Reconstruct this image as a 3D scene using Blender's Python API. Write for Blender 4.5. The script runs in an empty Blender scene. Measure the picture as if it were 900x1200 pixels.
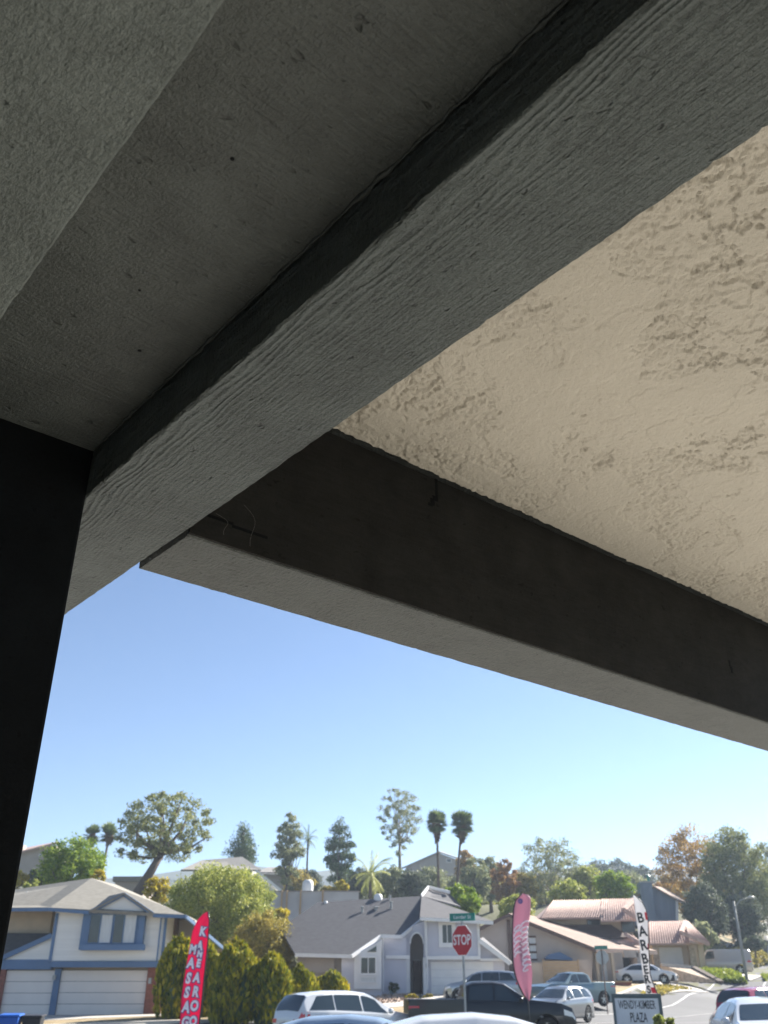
import bpy, math, random
import numpy as np
from mathutils import Vector, Matrix
S = bpy.context.scene
COL = S.collection
R = math.radians
random.seed(7)
rng = np.random.default_rng(11)

# ------------------------------------------------------------------ camera
EYE = 1.65
cam = bpy.data.cameras.new("camera"); cam_o = bpy.data.objects.new("camera", cam); COL.objects.link(cam_o)
cam_o.location = (0, 0, EYE); cam_o.rotation_euler = (R(90 + 28), 0, 0)
cam.sensor_fit = 'VERTICAL'; cam.sensor_height = 36; cam.lens = 31.5
cam.clip_start = 0.05; cam.clip_end = 9000
cam.dof.use_dof = True; cam.dof.focus_distance = 1.5; cam.dof.aperture_fstop = 10.5
S.camera = cam_o

# ------------------------------------------------------------------ sky, sun, exposure
SUN_AZ, SUN_EL = 48, 34            # azimuth from +Y towards +X
w = bpy.data.worlds.new("World"); S.world = w; w.use_nodes = True
nt = w.node_tree; nt.nodes.clear()
sky = nt.nodes.new('ShaderNodeTexSky'); sky.sky_type = 'NISHITA'; sky.sun_disc = False
sky.sun_elevation = R(SUN_EL); sky.sun_rotation = R(SUN_AZ)
sky.air_density = 0.8; sky.dust_density = 0.05; sky.ozone_density = 3.0; sky.altitude = 300
bg = nt.nodes.new('ShaderNodeBackground'); bg.inputs[1].default_value = 0.05
wo = nt.nodes.new('ShaderNodeOutputWorld')
nt.links.new(sky.outputs[0], bg.inputs[0]); nt.links.new(bg.outputs[0], wo.inputs[0])
sl = bpy.data.lights.new("sun", 'SUN'); sl.energy = 5.0; sl.angle = R(0.5); sl.color = (1, .955, .88)
so = bpy.data.objects.new("sun", sl); COL.objects.link(so)
sd = Vector((math.sin(R(SUN_AZ)) * math.cos(R(SUN_EL)), math.cos(R(SUN_AZ)) * math.cos(R(SUN_EL)), math.sin(R(SUN_EL))))
so.rotation_euler = (-sd).to_track_quat('-Z', 'Y').to_euler(); so.location = sd * 50
S.view_settings.view_transform = 'Standard'; S.view_settings.look = 'None'
S.view_settings.exposure = 1.72; S.view_settings.gamma = 1
S.cycles.max_bounces = 8; S.cycles.diffuse_bounces = 5; S.cycles.volume_bounces = 0
S.cycles.use_denoising = True

# ------------------------------------------------------------------ pixel helpers (photo pixels at a forward distance -> world)
F = 1050; TH = R(28)
def P(px, py, Y):
    b = -(py - 600)
    Yr = F * math.cos(TH) - b * math.sin(TH); Zr = F * math.sin(TH) + b * math.cos(TH)
    return Vector(((px - 450) * Y / Yr, Y, EYE + Zr * Y / Yr))
def ZY(py, Y): return P(450, py, Y).z
def X0(px, Y): return (px - 450) * Y / 1189.2

# ------------------------------------------------------------------ object helpers
def tag(o, label=None, cat=None, group=None, kind=None):
    if label: o['label'] = label
    if cat: o['category'] = cat
    if group: o['group'] = group
    if kind: o['kind'] = kind
    return o
def empty(name, loc=(0, 0, 0), rz=0, label=None, cat=None, group=None):
    o = bpy.data.objects.new(name, None); COL.objects.link(o)
    o.empty_display_size = .2; o.location = loc; o.rotation_euler = (0, 0, rz)
    return tag(o, label, cat, group)
class MB:
    def __init__(s): s.v = []; s.f = []
    def quad(s, a, b, c, d): s.poly([a, b, c, d])
    def poly(s, pts):
        n = len(s.v); s.v += [tuple(p) for p in pts]; s.f.append(tuple(range(n, n + len(pts))))
    def box(s, x0, y0, z0, x1, y1, z1):
        n = len(s.v)
        s.v += [(x0, y0, z0), (x1, y0, z0), (x1, y1, z0), (x0, y1, z0), (x0, y0, z1), (x1, y0, z1), (x1, y1, z1), (x0, y1, z1)]
        s.f += [tuple(n + i for i in q) for q in ((0, 3, 2, 1), (4, 5, 6, 7), (0, 1, 5, 4), (1, 2, 6, 5), (2, 3, 7, 6), (3, 0, 4, 7))]
        return s
    def prism(s, pts, off):
        """polygon (list of Vector) swept by the vector off"""
        n = len(s.v); k = len(pts); off = Vector(off)
        s.v += [tuple(p) for p in pts] + [tuple(Vector(p) + off) for p in pts]
        s.f.append(tuple(range(n + k - 1, n - 1, -1))); s.f.append(tuple(range(n + k, n + 2 * k)))
        for i in range(k):
            j = (i + 1) % k; s.f.append((n + i, n + j, n + k + j, n + k + i))
        return s
    def bar(s, a, b, wd, h, up=(0, 0, 1)):
        a = Vector(a); b = Vector(b); d = (b - a).normalized(); up = Vector(up)
        sx = d.cross(up)
        if sx.length < 1e-4: sx = Vector((1, 0, 0))
        sx.normalize(); uz = sx.cross(d).normalized()
        q = [a + sx * (i * wd / 2) + uz * (j * h / 2) for i, j in ((-1, -1), (1, -1), (1, 1), (-1, 1))]
        return s.prism(q, b - a)
    def tube(s, pts, rad, n=8, cap=True):
        pts = [Vector(p) for p in pts]
        if not hasattr(rad, '__len__'): rad = [rad] * len(pts)
        base = len(s.v); ref = Vector((.3, .9, .1))
        for i, p in enumerate(pts):
            d = (pts[min(i + 1, len(pts) - 1)] - pts[max(i - 1, 0)]).normalized()
            a = d.cross(ref).normalized(); b = d.cross(a)
            for k in range(n):
                t = 2 * math.pi * k / n
                s.v.append(tuple(p + a * math.cos(t) * rad[i] + b * math.sin(t) * rad[i]))
        for i in range(len(pts) - 1):
            for k in range(n):
                k2 = (k + 1) % n
                s.f.append((base + i * n + k, base + i * n + k2, base + (i + 1) * n + k2, base + (i + 1) * n + k))
        if cap:
            s.f.append(tuple(base + k for k in range(n - 1, -1, -1)))
            s.f.append(tuple(base + (len(pts) - 1) * n + k for k in range(n)))
        return s
    def lathe(s, prof, c=(0, 0, 0), axis='z', n=20):
        base = len(s.v)
        for r, h in prof:
            for k in range(n):
                t = 2 * math.pi * k / n; x, y = r * math.cos(t), r * math.sin(t)
                s.v.append((c[0] + x, c[1] + y, c[2] + h) if axis == 'z' else (c[0] + x, c[1] + h, c[2] + y))
        for i in range(len(prof) - 1):
            for k in range(n):
                k2 = (k + 1) % n
                s.f.append((base + i * n + k, base + i * n + k2, base + (i + 1) * n + k2, base + (i + 1) * n + k))
        return s
    def build(s, name, mat, parent=None, smooth=False, angle=None, bevel=0, rel=None, label=None):
        """rel: world vertices become local to that empty"""
        me = bpy.data.meshes.new(name)
        v = s.v
        if rel is not None:
            im = (Matrix.Translation(rel.location) @ rel.rotation_euler.to_matrix().to_4x4()).inverted()
            v = [tuple(im @ Vector(p)) for p in v]
        me.from_pydata(v, [], s.f); me.update()
        me.materials.append(mat)
        o = bpy.data.objects.new(name, me); COL.objects.link(o)
        if parent: o.parent = parent
        if smooth or angle:
            me.polygons.foreach_set('use_smooth', [True] * len(me.polygons))
            if angle: me.set_sharp_from_angle(angle=R(angle))
        if bevel:
            b = o.modifiers.new('bevel', 'BEVEL'); b.width = bevel; b.segments = 2; b.limit_method = 'ANGLE'
        if label: o['label'] = label
        return o
def copy_tree(o, parent=None):
    c = o.copy(); COL.objects.link(c)
    if parent: c.parent = parent
    for ch in list(o.children): copy_tree(ch, c)
    return c

# ------------------------------------------------------------------ materials
def new_mat(name):
    m = bpy.data.materials.new(name); m.use_nodes = True; t = m.node_tree
    b = t.nodes['Principled BSDF']
    return m, t, b
def N(t, kind, **kw):
    n = t.nodes.new(kind)
    for k, v in kw.items():
        if k in n.inputs.keys() if hasattr(n.inputs, 'keys') else False: n.inputs[k].default_value = v
        else: setattr(n, k, v)
    return n
def mat(name, col, rough=.7, var=.12, vs=1.0, bump=0, bs=30, metal=0, spec=.4, coat=0, stretch=(1, 1, 1)):
    m, t, b = new_mat(name)
    b.inputs['Roughness'].default_value = rough; b.inputs['Metallic'].default_value = metal
    b.inputs['Specular IOR Level'].default_value = spec; b.inputs['Coat Weight'].default_value = coat
    b.inputs['Coat Roughness'].default_value = .06
    tc = N(t, 'ShaderNodeTexCoord'); mp = N(t, 'ShaderNodeMapping'); mp.inputs['Scale'].default_value = stretch
    t.links.new(tc.outputs['Object'], mp.inputs[0])
    if var:
        n = N(t, 'ShaderNodeTexNoise'); n.inputs['Scale'].default_value = vs; n.inputs['Detail'].default_value = 6
        t.links.new(mp.outputs[0], n.inputs['Vector'])
        r = N(t, 'ShaderNodeValToRGB')
        r.color_ramp.elements[0].position = .3; r.color_ramp.elements[1].position = .7
        r.color_ramp.elements[0].color = [max(0, c * (1 - var)) for c in col[:3]] + [1]
        r.color_ramp.elements[1].color = [min(1, c * (1 + var)) for c in col[:3]] + [1]
        t.links.new(n.outputs[0], r.inputs[0]); t.links.new(r.outputs[0], b.inputs['Base Color'])
    else: b.inputs['Base Color'].default_value = list(col[:3]) + [1]
    if bump:
        n2 = N(t, 'ShaderNodeTexNoise'); n2.inputs['Scale'].default_value = bs; n2.inputs['Detail'].default_value = 4
        t.links.new(mp.outputs[0], n2.inputs['Vector'])
        bp = N(t, 'ShaderNodeBump'); bp.inputs['Distance'].default_value = bump; bp.inputs['Strength'].default_value = 1
        t.links.new(n2.outputs[0], bp.inputs['Height']); t.links.new(bp.outputs[0], b.inputs['Normal'])
    return m
def M2(t, op, a, b=None, c=None):
    n = t.nodes.new('ShaderNodeMath'); n.operation = op
    for i, x in enumerate((a, b, c)):
        if x is None: continue
        if isinstance(x, (int, float)): n.inputs[i].default_value = x
        else: t.links.new(x, n.inputs[i])
    return n.outputs[0]
def noise(t, vec, sc, det=4, rough=.5, dist=0, stretch=None, rot=None):
    if stretch or rot:
        mp = t.nodes.new('ShaderNodeMapping')
        if stretch: mp.inputs['Scale'].default_value = stretch
        if rot: mp.inputs['Rotation'].default_value = rot
        t.links.new(vec, mp.inputs[0]); vec = mp.outputs[0]
    n = t.nodes.new('ShaderNodeTexNoise'); n.inputs['Scale'].default_value = sc; n.inputs['Detail'].default_value = det
    n.inputs['Roughness'].default_value = rough; n.inputs['Distortion'].default_value = dist
    t.links.new(vec, n.inputs['Vector']); return n.outputs[0]
def smooth(t, x, a, b, lo=0, hi=1):
    n = t.nodes.new('ShaderNodeMapRange'); n.interpolation_type = 'SMOOTHSTEP'
    n.inputs[1].default_value = a; n.inputs[2].default_value = b; n.inputs[3].default_value = lo; n.inputs[4].default_value = hi
    t.links.new(x, n.inputs[0]); return n.outputs[0]
def rampc(t, fac, stops):
    r = t.nodes.new('ShaderNodeValToRGB'); e = r.color_ramp.elements
    while len(e) < len(stops): e.new(.5)
    for i, (p, c) in enumerate(stops): e[i].position = p; e[i].color = list(c) + [1]
    t.links.new(fac, r.inputs[0]); return r.outputs[0]

def painted_wood(name, col, along, amp=1.0, ridge=.5, rough=.55, cross=.6, edge_v=None):
    """rough sawn timber under thick paint; along = 0/1 local axis of the grain"""
    m, t, b = new_mat(name)
    tc = t.nodes.new('ShaderNodeTexCoord'); v = tc.outputs['Object']
    def st(a, c): return (a, c, c) if along == 0 else (c, a, c)
    # cathedral grain: distorted bands
    warp = noise(t, v, 1, 3, .5, 0, st(2.2, 7))
    sep = t.nodes.new('ShaderNodeSeparateXYZ'); t.links.new(v, sep.inputs[0])
    ax = sep.outputs[0 if along == 1 else 1]
    ph = M2(t, 'ADD', M2(t, 'MULTIPLY', ax, 95), M2(t, 'MULTIPLY', warp, 11))
    band = M2(t, 'POWER', M2(t, 'MULTIPLY_ADD', M2(t, 'SINE', M2(t, 'MULTIPLY', ph, 6.2832)), .5, .5), 1.6)
    if edge_v is not None:
        bm = smooth(t, ax, edge_v, edge_v + .11, 1, .12)
    else: bm = smooth(t, noise(t, v, 5, 2), .4, .65, .2, .9)
    band = M2(t, 'MULTIPLY', M2(t, 'MULTIPLY', band, bm), M2(t, 'MULTIPLY_ADD', noise(t, v, 1, 4, .6, 0, st(12, 60)), 1.2, .2))
    fib = noise(t, v, 1, 5, .6, .3, st(24, 190))
    saw = noise(t, v, 1, 4, .65, .1, st(150, 62), (0, 0, R(14)))
    peen = noise(t, v, 210, 3, .6, 0)
    big = noise(t, v, 14, 4)
    pits = smooth(t, noise(t, v, 62, 2, .5, .0, st(.6, 1)), .24, .33)
    h = M2(t, 'ADD', M2(t, 'MULTIPLY', band, ridge), M2(t, 'MULTIPLY', fib, .8))
    h = M2(t, 'ADD', h, M2(t, 'MULTIPLY', saw, cross))
    h = M2(t, 'ADD', h, M2(t, 'MULTIPLY', peen, .5))
    h = M2(t, 'ADD', h, M2(t, 'MULTIPLY', big, .8))
    h = M2(t, 'ADD', h, M2(t, 'MULTIPLY', pits, .5))
    bp = t.nodes.new('ShaderNodeBump'); bp.inputs['Distance'].default_value = .0016 * amp; bp.inputs['Strength'].default_value = 1
    t.links.new(h, bp.inputs['Height']); t.links.new(bp.outputs[0], b.inputs['Normal'])
    kc = M2(t, 'ADD', M2(t, 'MULTIPLY', noise(t, v, 6, 6, .6), .4), M2(t, 'MULTIPLY', h, .34))     # relief shading painted in: hollows of the grain darker
    c = rampc(t, kc, [(.60, [x * .42 for x in col]), (1.0, [x * 1.35 for x in col])])
    t.links.new(c, b.inputs['Base Color'])
    b.inputs['Roughness'].default_value = rough; b.inputs['Specular IOR Level'].default_value = .45
    return m
def stucco(name, col):
    m, t, b = new_mat(name)
    tc = t.nodes.new('ShaderNodeTexCoord'); v = tc.outputs['Object']; g = t.nodes.new('ShaderNodeNewGeometry')
    fine = noise(t, v, 300, 4, .7); med = noise(t, v, 110, 4, .65)
    h = M2(t, 'ADD', M2(t, 'MULTIPLY', fine, .5), M2(t, 'MULTIPLY', med, .8))
    bp = t.nodes.new('ShaderNodeBump'); bp.inputs['Distance'].default_value = .0045; bp.inputs['Strength'].default_value = 1
    t.links.new(h, bp.inputs['Height']); t.links.new(bp.outputs[0], b.inputs['Normal'])
    dirt = smooth(t, g.outputs['Pointiness'], .40, .51, .74, 1.0)       # crevice shade painted into the hollows
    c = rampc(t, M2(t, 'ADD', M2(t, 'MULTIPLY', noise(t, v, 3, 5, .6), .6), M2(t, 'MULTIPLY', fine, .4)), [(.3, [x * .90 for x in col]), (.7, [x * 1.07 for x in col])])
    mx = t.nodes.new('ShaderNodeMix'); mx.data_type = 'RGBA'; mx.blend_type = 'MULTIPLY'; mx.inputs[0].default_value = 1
    t.links.new(c, mx.inputs[6]); t.links.new(dirt, mx.inputs[7]); t.links.new(mx.outputs[2], b.inputs['Base Color'])  # dirt here is the painted crevice shade
    b.inputs['Roughness'].default_value = .75; b.inputs['Specular IOR Level'].default_value = .3
    return m
def shingle(name, c1, c2, sx=1.0, sz=.16):
    m, t, b = new_mat(name)
    tc = t.nodes.new('ShaderNodeTexCoord'); v = tc.outputs['Object']
    sep = t.nodes.new('ShaderNodeSeparateXYZ'); t.links.new(v, sep.inputs[0])
    rows = M2(t, 'FRACT', M2(t, 'DIVIDE', sep.outputs[2], sz * .42))
    n = noise(t, v, 3.5, 5, .6); n2 = noise(t, v, 1, 2, .5, 0, (3, 3, 14))
    f = M2(t, 'ADD', M2(t, 'MULTIPLY', n, .5), M2(t, 'MULTIPLY', n2, .5))
    c = rampc(t, f, [(.3, c1), (.7, c2)])
    t.links.new(c, b.inputs['Base Color']); b.inputs['Roughness'].default_value = .9
    bp = t.nodes.new('ShaderNodeBump'); bp.inputs['Distance'].default_value = .02
    t.links.new(rows, bp.inputs['Height']); t.links.new(bp.outputs[0], b.inputs['Normal'])
    return m

def leaf_mat(name, cols, trans=.35):
    m, t, b = new_mat(name)
    g = t.nodes.new('ShaderNodeNewGeometry')
    tc = t.nodes.new('ShaderNodeTexCoord')
    k = M2(t, 'ADD', M2(t, 'MULTIPLY', g.outputs['Random Per Island'], .55), M2(t, 'MULTIPLY', noise(t, tc.outputs['Object'], .7, 3), .5))
    c = rampc(t, k, [(.15, cols[0]), (.5, cols[1]), (.85, cols[2])])
    b.inputs['Roughness'].default_value = .6; b.inputs['Specular IOR Level'].default_value = .25
    t.links.new(c, b.inputs['Base Color'])
    tr = t.nodes.new('ShaderNodeBsdfTranslucent'); t.links.new(c, tr.inputs[0])
    mx = t.nodes.new('ShaderNodeMixShader'); mx.inputs[0].default_value = trans
    t.links.new(b.outputs[0], mx.inputs[1]); t.links.new(tr.outputs[0], mx.inputs[2])
    t.links.new(mx.outputs[0], t.nodes['Material Output'].inputs[0])
    return m
MT = dict(
 beam=painted_wood('painted_beam', (.073, .086, .081), 1, 6.5, .42, .40, .8, edge_v=.48),
 beam2=painted_wood('painted_beam_second', (.125, .142, .132), 0, 4.2, .10, .6, .75),
 fascia=painted_wood('painted_fascia', (.068, .075, .071), 0, 7, .12, .55, 1.4),
 panel=painted_wood('painted_soffit', (.060, .068, .064), 0, 2.8, .04, .5, .4),
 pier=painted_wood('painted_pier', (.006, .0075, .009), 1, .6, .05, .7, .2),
 shade_paint=painted_wood('painted_shade', (.020, .020, .019), 0, .9, .1, .6, .5),  # near-black tone carries the shade of the inner fascia face
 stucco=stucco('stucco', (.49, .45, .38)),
 caulk=mat('caulk', (.13, .125, .115), .6, .3, 60, .002, 80),
 back_block=mat('back_block_wall', (.30, .28, .25), .8, .1, 2, .003, 60),
 unseen_roofing=mat('unseen_roofing', (.2, .19, .18), .9),
 web=mat('cobweb', (.16, .16, .15), .9, 0),
 asphalt=mat('asphalt', (.115, .113, .112), .9, .14, .6, .01, 60),
 road=mat('road', (.115, .113, .114), .88, .14, .35, .008, 50),
 concrete=mat('concrete', (.50, .465, .41), .85, .08, .7, .004, 40),
 porch=mat('porch_paving', (.40, .385, .345), .85, .06, 1.2, .003, 40),
 drive=mat('driveway', (.46, .42, .37), .85, .08, .4, .004, 30),
 whitepaint=mat('white_road_paint', (.40, .39, .37), .7, .15, 4),
 dirt=mat('dirt', (.24, .15, .095), .95, .3, .5, .04, 8),
 ground=mat('hillside', (.105, .105, .05), .95, .4, .08, .1, 2),
 drygrass=mat('dry_grass', (.33, .25, .14), .95, .25, 1.5, .05, 14),
 hills=mat('far_hills', (.07, .08, .06), .95, .35, .01),
 gravel=mat('gravel', (.40, .31, .25), .95, .3, 3, .05, 9),
 h1wall=mat('white_siding', (.80, .77, .72), .7, .05, .6, .01, 5, stretch=(.3, .3, 14)),
 h1cream=mat('cream_stucco', (.52, .42, .31), .8, .1, 1.2, .004, 40),
 bluetrim=mat('blue_trim', (.11, .18, .30), .55, .1, 1),
 door=mat('garage_door', (.78, .71, .65), .5, .03, 1),
 brick=mat('brick', (.26, .10, .07), .85, .25, 6, .012, 26, stretch=(1, 1, 3)),
 glass_dark=mat('window_glass', (.035, .04, .045), .12, 0, spec=.6),
 curtain=mat('curtain', (.62, .63, .62), .8, .12, 6, .02, 20, stretch=(6, 1, .3)),
 h2wall=mat('lavender_wall', (.52, .52, .58), .7, .05, .8, .008, 12),
 h2beige=mat('taupe_wall', (.30, .27, .25), .75, .05, .8, .004, 30),
 white=mat('white_trim', (.74, .73, .72), .5, .04, 2),
 wallgrey=mat('grey_block_wall', (.50, .49, .48), .85, .12, .5, .01, 6),
 h3wall=mat('beige_wall', (.42, .36, .31), .8, .08, .8, .006, 30),
 h4wall=mat('tan_wall', (.50, .42, .32), .8, .08, .8, .006, 30),
 bluegrey=mat('bluegrey_siding', (.17, .21, .27), .7, .08, .6, .015, 6, stretch=(14, 14, .3)),
 shadewood=mat('brown_board_and_shade', (.12, .08, .065), .7, .15, 3),  # real brown boards, also shade painted on a roof and a recess
 tanwood=mat('tan_wood', (.47, .33, .19), .75, .12, 2.5, .004, 12, stretch=(1, 1, 6)),
 stone=mat('stone_pier', (.42, .33, .24), .9, .3, 4, .03, 7),
 r1=shingle('roof_grey_tan', (.20, .185, .155), (.31, .285, .24)),
 r1d=shingle('roof_dark_lower', (.07, .07, .075), (.11, .11, .11)),
 r2=shingle('roof_slate_grey', (.10, .096, .10), (.14, .135, .14)),
 r3=shingle('roof_brown', (.20, .135, .10), (.29, .20, .155)),
 r5=shingle('roof_pale_grey', (.26, .24, .22), (.36, .34, .31)),
 tile=mat('clay_tile', (.47, .33, .28), .85, .22, 3),
 bark=mat('bark', (.13, .10, .08), .95, .25, 6, .04, 12, stretch=(2, 2, .5)),
 palebark=mat('pale_bark', (.26, .23, .19), .95, .25, 6, .03, 12, stretch=(2, 2, .5)),
 thatch=mat('dead_fronds', (.17, .12, .07), .95, .3, 6),
 signred=mat('sign_red', (.42, .012, .022), .35, .06, 6),
 signwhite=mat('sign_white', (.78, .76, .74), .4, .05, 5),
 signgreen=mat('sign_green', (.02, .20, .16), .4, .1, 6),
 signback=mat('sign_back', (.42, .42, .40), .45, .1, 5, metal=.5),
 galv=mat('galvanized', (.34, .34, .33), .5, .15, 8, metal=.7),
 polegrey=mat('lamp_pole', (.24, .25, .23), .6, .1, 3),
 monument=mat('monument_frame', (.09, .12, .125), .6, .12, 3),
 monface=mat('monument_face', (.62, .65, .66), .6, .06, 3),
 blackletter=mat('dark_letters', (.03, .035, .04), .5, 0),
 flagred=leaf_mat('flag_red', [(.80, .045, .17)] * 3, .45),
 flagpink=leaf_mat('flag_pink', [(.58, .34, .41)] * 3, .5),
 flaglight=mat('flag_print_pale', (.90, .80, .82), .7, .08, 3),
 flagwhite=leaf_mat('flag_white', [(.80, .78, .78)] * 3, .45),
 letterwhite=mat('flag_letters', (.86, .82, .86), .7, .05, 3),
 letterblue=mat('flag_letter_outline', (.18, .13, .30), .7, 0),
 flagaccent=mat('flag_accent', (.70, .02, .04), .7, .05, 3),
 pole=mat('black_pole', (.03, .03, .03), .4, 0),
 carwhite=mat('car_paint_white', (.66, .67, .68), .25, 0, coat=1),
 carblack=mat('car_paint_black', (.014, .017, .022), .35, 0, coat=.35),
 carsilver=mat('car_paint_silver', (.36, .38, .40), .3, 0, metal=.6, coat=1),
 carblue=mat('car_paint_pale_blue', (.33, .42, .52), .3, 0, metal=.4, coat=1),
 carteal=mat('car_paint_blue_grey', (.10, .17, .20), .3, 0, metal=.3, coat=1),
 cargrey=mat('car_paint_grey', (.17, .18, .19), .3, 0, metal=.5, coat=1),
 carred=mat('car_paint_dark_red', (.30, .010, .035), .25, 0, coat=1),
 carbeige=mat('car_paint_beige', (.42, .38, .34), .35, 0, metal=.2, coat=.8),
 carglass=mat('car_glass', (.03, .045, .055), .06, 0, spec=.8),
 cartrim=mat('car_trim', (.02, .02, .022), .5, 0),
 tyre=mat('tyre', (.02, .02, .02), .85, 0), rim=mat('rim', (.5, .5, .5), .3, 0, metal=.9),
 lampred=mat('tail_lamp', (.55, .01, .015), .15, 0, coat=1), lampclear=mat('head_lamp', (.75, .76, .78), .1, 0, coat=1),
 plate=mat('licence_plate', (.6, .6, .58), .5, .1, 20),
 binblue=mat('bin_blue', (.015, .10, .42), .5, .08, 5), binblack=mat('bin_black', (.022, .022, .025), .5, .1, 5),
)
LF = dict(
 green=leaf_mat('leaves_green', [(0.076, 0.145, 0.019), (0.189, 0.290, 0.031), (0.416, 0.477, 0.054)]),
 yellow=leaf_mat('leaves_yellow', [(0.196, 0.189, 0.023), (0.464, 0.354, 0.034), (0.600, 0.531, 0.046)]),
 pepper=leaf_mat('leaves_pepper', [(0.151, 0.205, 0.046), (0.303, 0.341, 0.078), (0.567, 0.546, 0.139)]),
 olive=leaf_mat('leaves_olive', [(0.151, 0.153, 0.039), (0.322, 0.273, 0.070), (0.529, 0.409, 0.093)]),
 pine=leaf_mat('needles_dark', [(0.048, 0.086, 0.039), (0.104, 0.153, 0.070), (0.189, 0.239, 0.116)], .2),
 greygreen=leaf_mat('leaves_grey_green', [(0.113, 0.145, 0.078), (0.227, 0.255, 0.132), (0.416, 0.409, 0.217)]),
 umbrella=leaf_mat('needles_olive', [(0.095, 0.128, 0.046), (0.209, 0.230, 0.085), (0.378, 0.375, 0.139)]),
 cypress=leaf_mat('leaves_thuja', [(0.057, 0.097, 0.011), (0.215, 0.223, 0.016), (0.593, 0.475, 0.027)], .3),
 orange=leaf_mat('leaves_orange', [(.17, .105, .05), (.32, .18, .075), (.46, .29, .12)]),
 autumn=leaf_mat('leaves_autumn', [(0.168, 0.127, 0.046), (0.365, 0.240, 0.069), (0.600, 0.354, 0.069)]),
 dark=leaf_mat('leaves_dark', [(0.056, 0.077, 0.054), (0.113, 0.136, 0.085), (0.209, 0.222, 0.132)], .25),
 palm=leaf_mat('fronds', [(0.076, 0.120, 0.046), (0.151, 0.205, 0.078), (0.283, 0.325, 0.124)], .25),
 lightpalm=leaf_mat('fronds_light', [(0.227, 0.255, 0.078), (0.416, 0.427, 0.124), (0.600, 0.596, 0.186)], .35),
 grass=leaf_mat('grass_blades', [(0.126, 0.177, 0.023), (0.239, 0.292, 0.040), (0.365, 0.380, 0.069)], .35),
)

for k_ in ('pier', 'shade_paint'):
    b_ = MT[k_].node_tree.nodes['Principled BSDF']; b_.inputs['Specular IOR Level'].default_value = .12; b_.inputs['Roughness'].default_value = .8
# ------------------------------------------------------------------ terrain
CP = []
def cp(px, py, Y): p = P(px, py, Y); CP.append((p.x, p.y, p.z))
for X in range(-60, 61, 12):
    for Y in range(-24, 41, 8): CP.append((X, Y, 0.0))
for X in (-50, -35, -20): CP.append((X, 46, .1))
CP += [(-5, 46, 0.03), (5, 50, .02), (12, 56, .0), (15, 62, .05), (22, 68, .15), (30, 60, .3), (45, 60, .8), (27, 78, .55), (36, 92, 1.3), (48, 115, 2.7), (60, 140, 4.5), (60, 92, 2.2), (75, 110, 3.5)]
for a in ((0, 1190, 55), (60, 1190, 55), (130, 1190, 55), (200, 1189, 55), (60, 1186, 64), (160, 1186, 64), (270, 1188, 55), (340, 1174, 66), (400, 1168, 66), (450, 1166.5, 66),
          (500, 1165, 66), (540, 1165, 66), (580, 1165, 66), (500, 1164, 74), (420, 1164, 74), (640, 1154, 78), (680, 1153, 78), (720, 1152, 79), (760, 1151, 80), (620, 1154, 88), (700, 1152, 88),
          (790, 1151, 82), (770, 1140, 92), (800, 1137, 92), (850, 1138, 90), (880, 1141, 90), (862, 1134, 100), (900, 1118, 110)): cp(*a)
for px in range(0, 900, 90):
    cp(px, 1135 if px > 330 else 1120, 100); cp(px, 1090, 118); cp(px, 1062, 150); cp(px, 1052, 190); cp(px, 1045, 260)
for a in ((20, 1045, 120), (60, 1045, 120), (330, 1064, 108), (370, 1063, 108), (400, 1062, 108), (340, 1075, 100), (250, 1075, 110), (900, 1085, 140), (870, 1090, 130)): cp(*a)
for X in (-900, -500, -200, 0, 200, 500, 900):
    for Y in (400, 600, 850): CP.append((X, Y, 18 + Y * .035))
for X in (-200, -400, 200, 400):
    for Y in (-200, 0, 60): CP.append((X, Y, 0 if Y < 10 else 2))
    CP.append((X, 150, 12))
CPA = np.array(CP)
def gz_raw(x, y):
    x = np.atleast_1d(x).astype(float); y = np.atleast_1d(y).astype(float)
    d2 = (x[:, None] - CPA[None, :, 0]) ** 2 + (y[:, None] - CPA[None, :, 1]) ** 2
    wt = 1 / (d2 + 6) ** 2.1
    return (wt * CPA[None, :, 2]).sum(1) / wt.sum(1)
gxs = np.concatenate([-np.geomspace(900, 130, 14), np.arange(-120, 121, 2.0), np.geomspace(130, 900, 14)])
gys = np.concatenate([[-300, -150, -80, -40], np.arange(-24, 221, 2.0), np.geomspace(228, 800, 18)])
GX, GY = np.meshgrid(gxs, gys)
GZ = np.concatenate([gz_raw(GX[i], GY[i]) for i in range(len(gys))]).reshape(GX.shape)
GZ[GY < 42] *= 0
GZ = np.where((GY >= 42) & (GY < 50) & (np.abs(GX) < 130), GZ * np.clip((GY - 42) / 8, 0, 1), GZ)
GZf = GZ.copy()
for _ in range(5):
    GZf[1:-1, 1:-1] = (GZf[1:-1, 1:-1] * 4 + GZf[:-2, 1:-1] + GZf[2:, 1:-1] + GZf[1:-1, :-2] + GZf[1:-1, 2:]) / 8
GZ = np.where((GY > 44) & (GY < 210) & (np.abs(GX) < 118), GZf, GZ)
def gz(x, y):
    i = int(np.clip(np.searchsorted(gxs, x) - 1, 0, len(gxs) - 2)); j = int(np.clip(np.searchsorted(gys, y) - 1, 0, len(gys) - 2))
    a = (x - gxs[i]) / (gxs[i + 1] - gxs[i]); b = (y - gys[j]) / (gys[j + 1] - gys[j])
    return float(GZ[j, i] * (1 - a) * (1 - b) + GZ[j, i + 1] * a * (1 - b) + GZ[j + 1, i] * (1 - a) * b + GZ[j + 1, i + 1] * a * b)
m = MB(); nx, ny = len(gxs), len(gys)
m.v = [tuple(p) for p in np.stack([GX.ravel(), GY.ravel(), GZ.ravel()], 1).tolist()]
m.f = [(j * nx + i, j * nx + i + 1, (j + 1) * nx + i + 1, (j + 1) * nx + i) for j in range(ny - 1) for i in range(nx - 1)]
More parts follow.
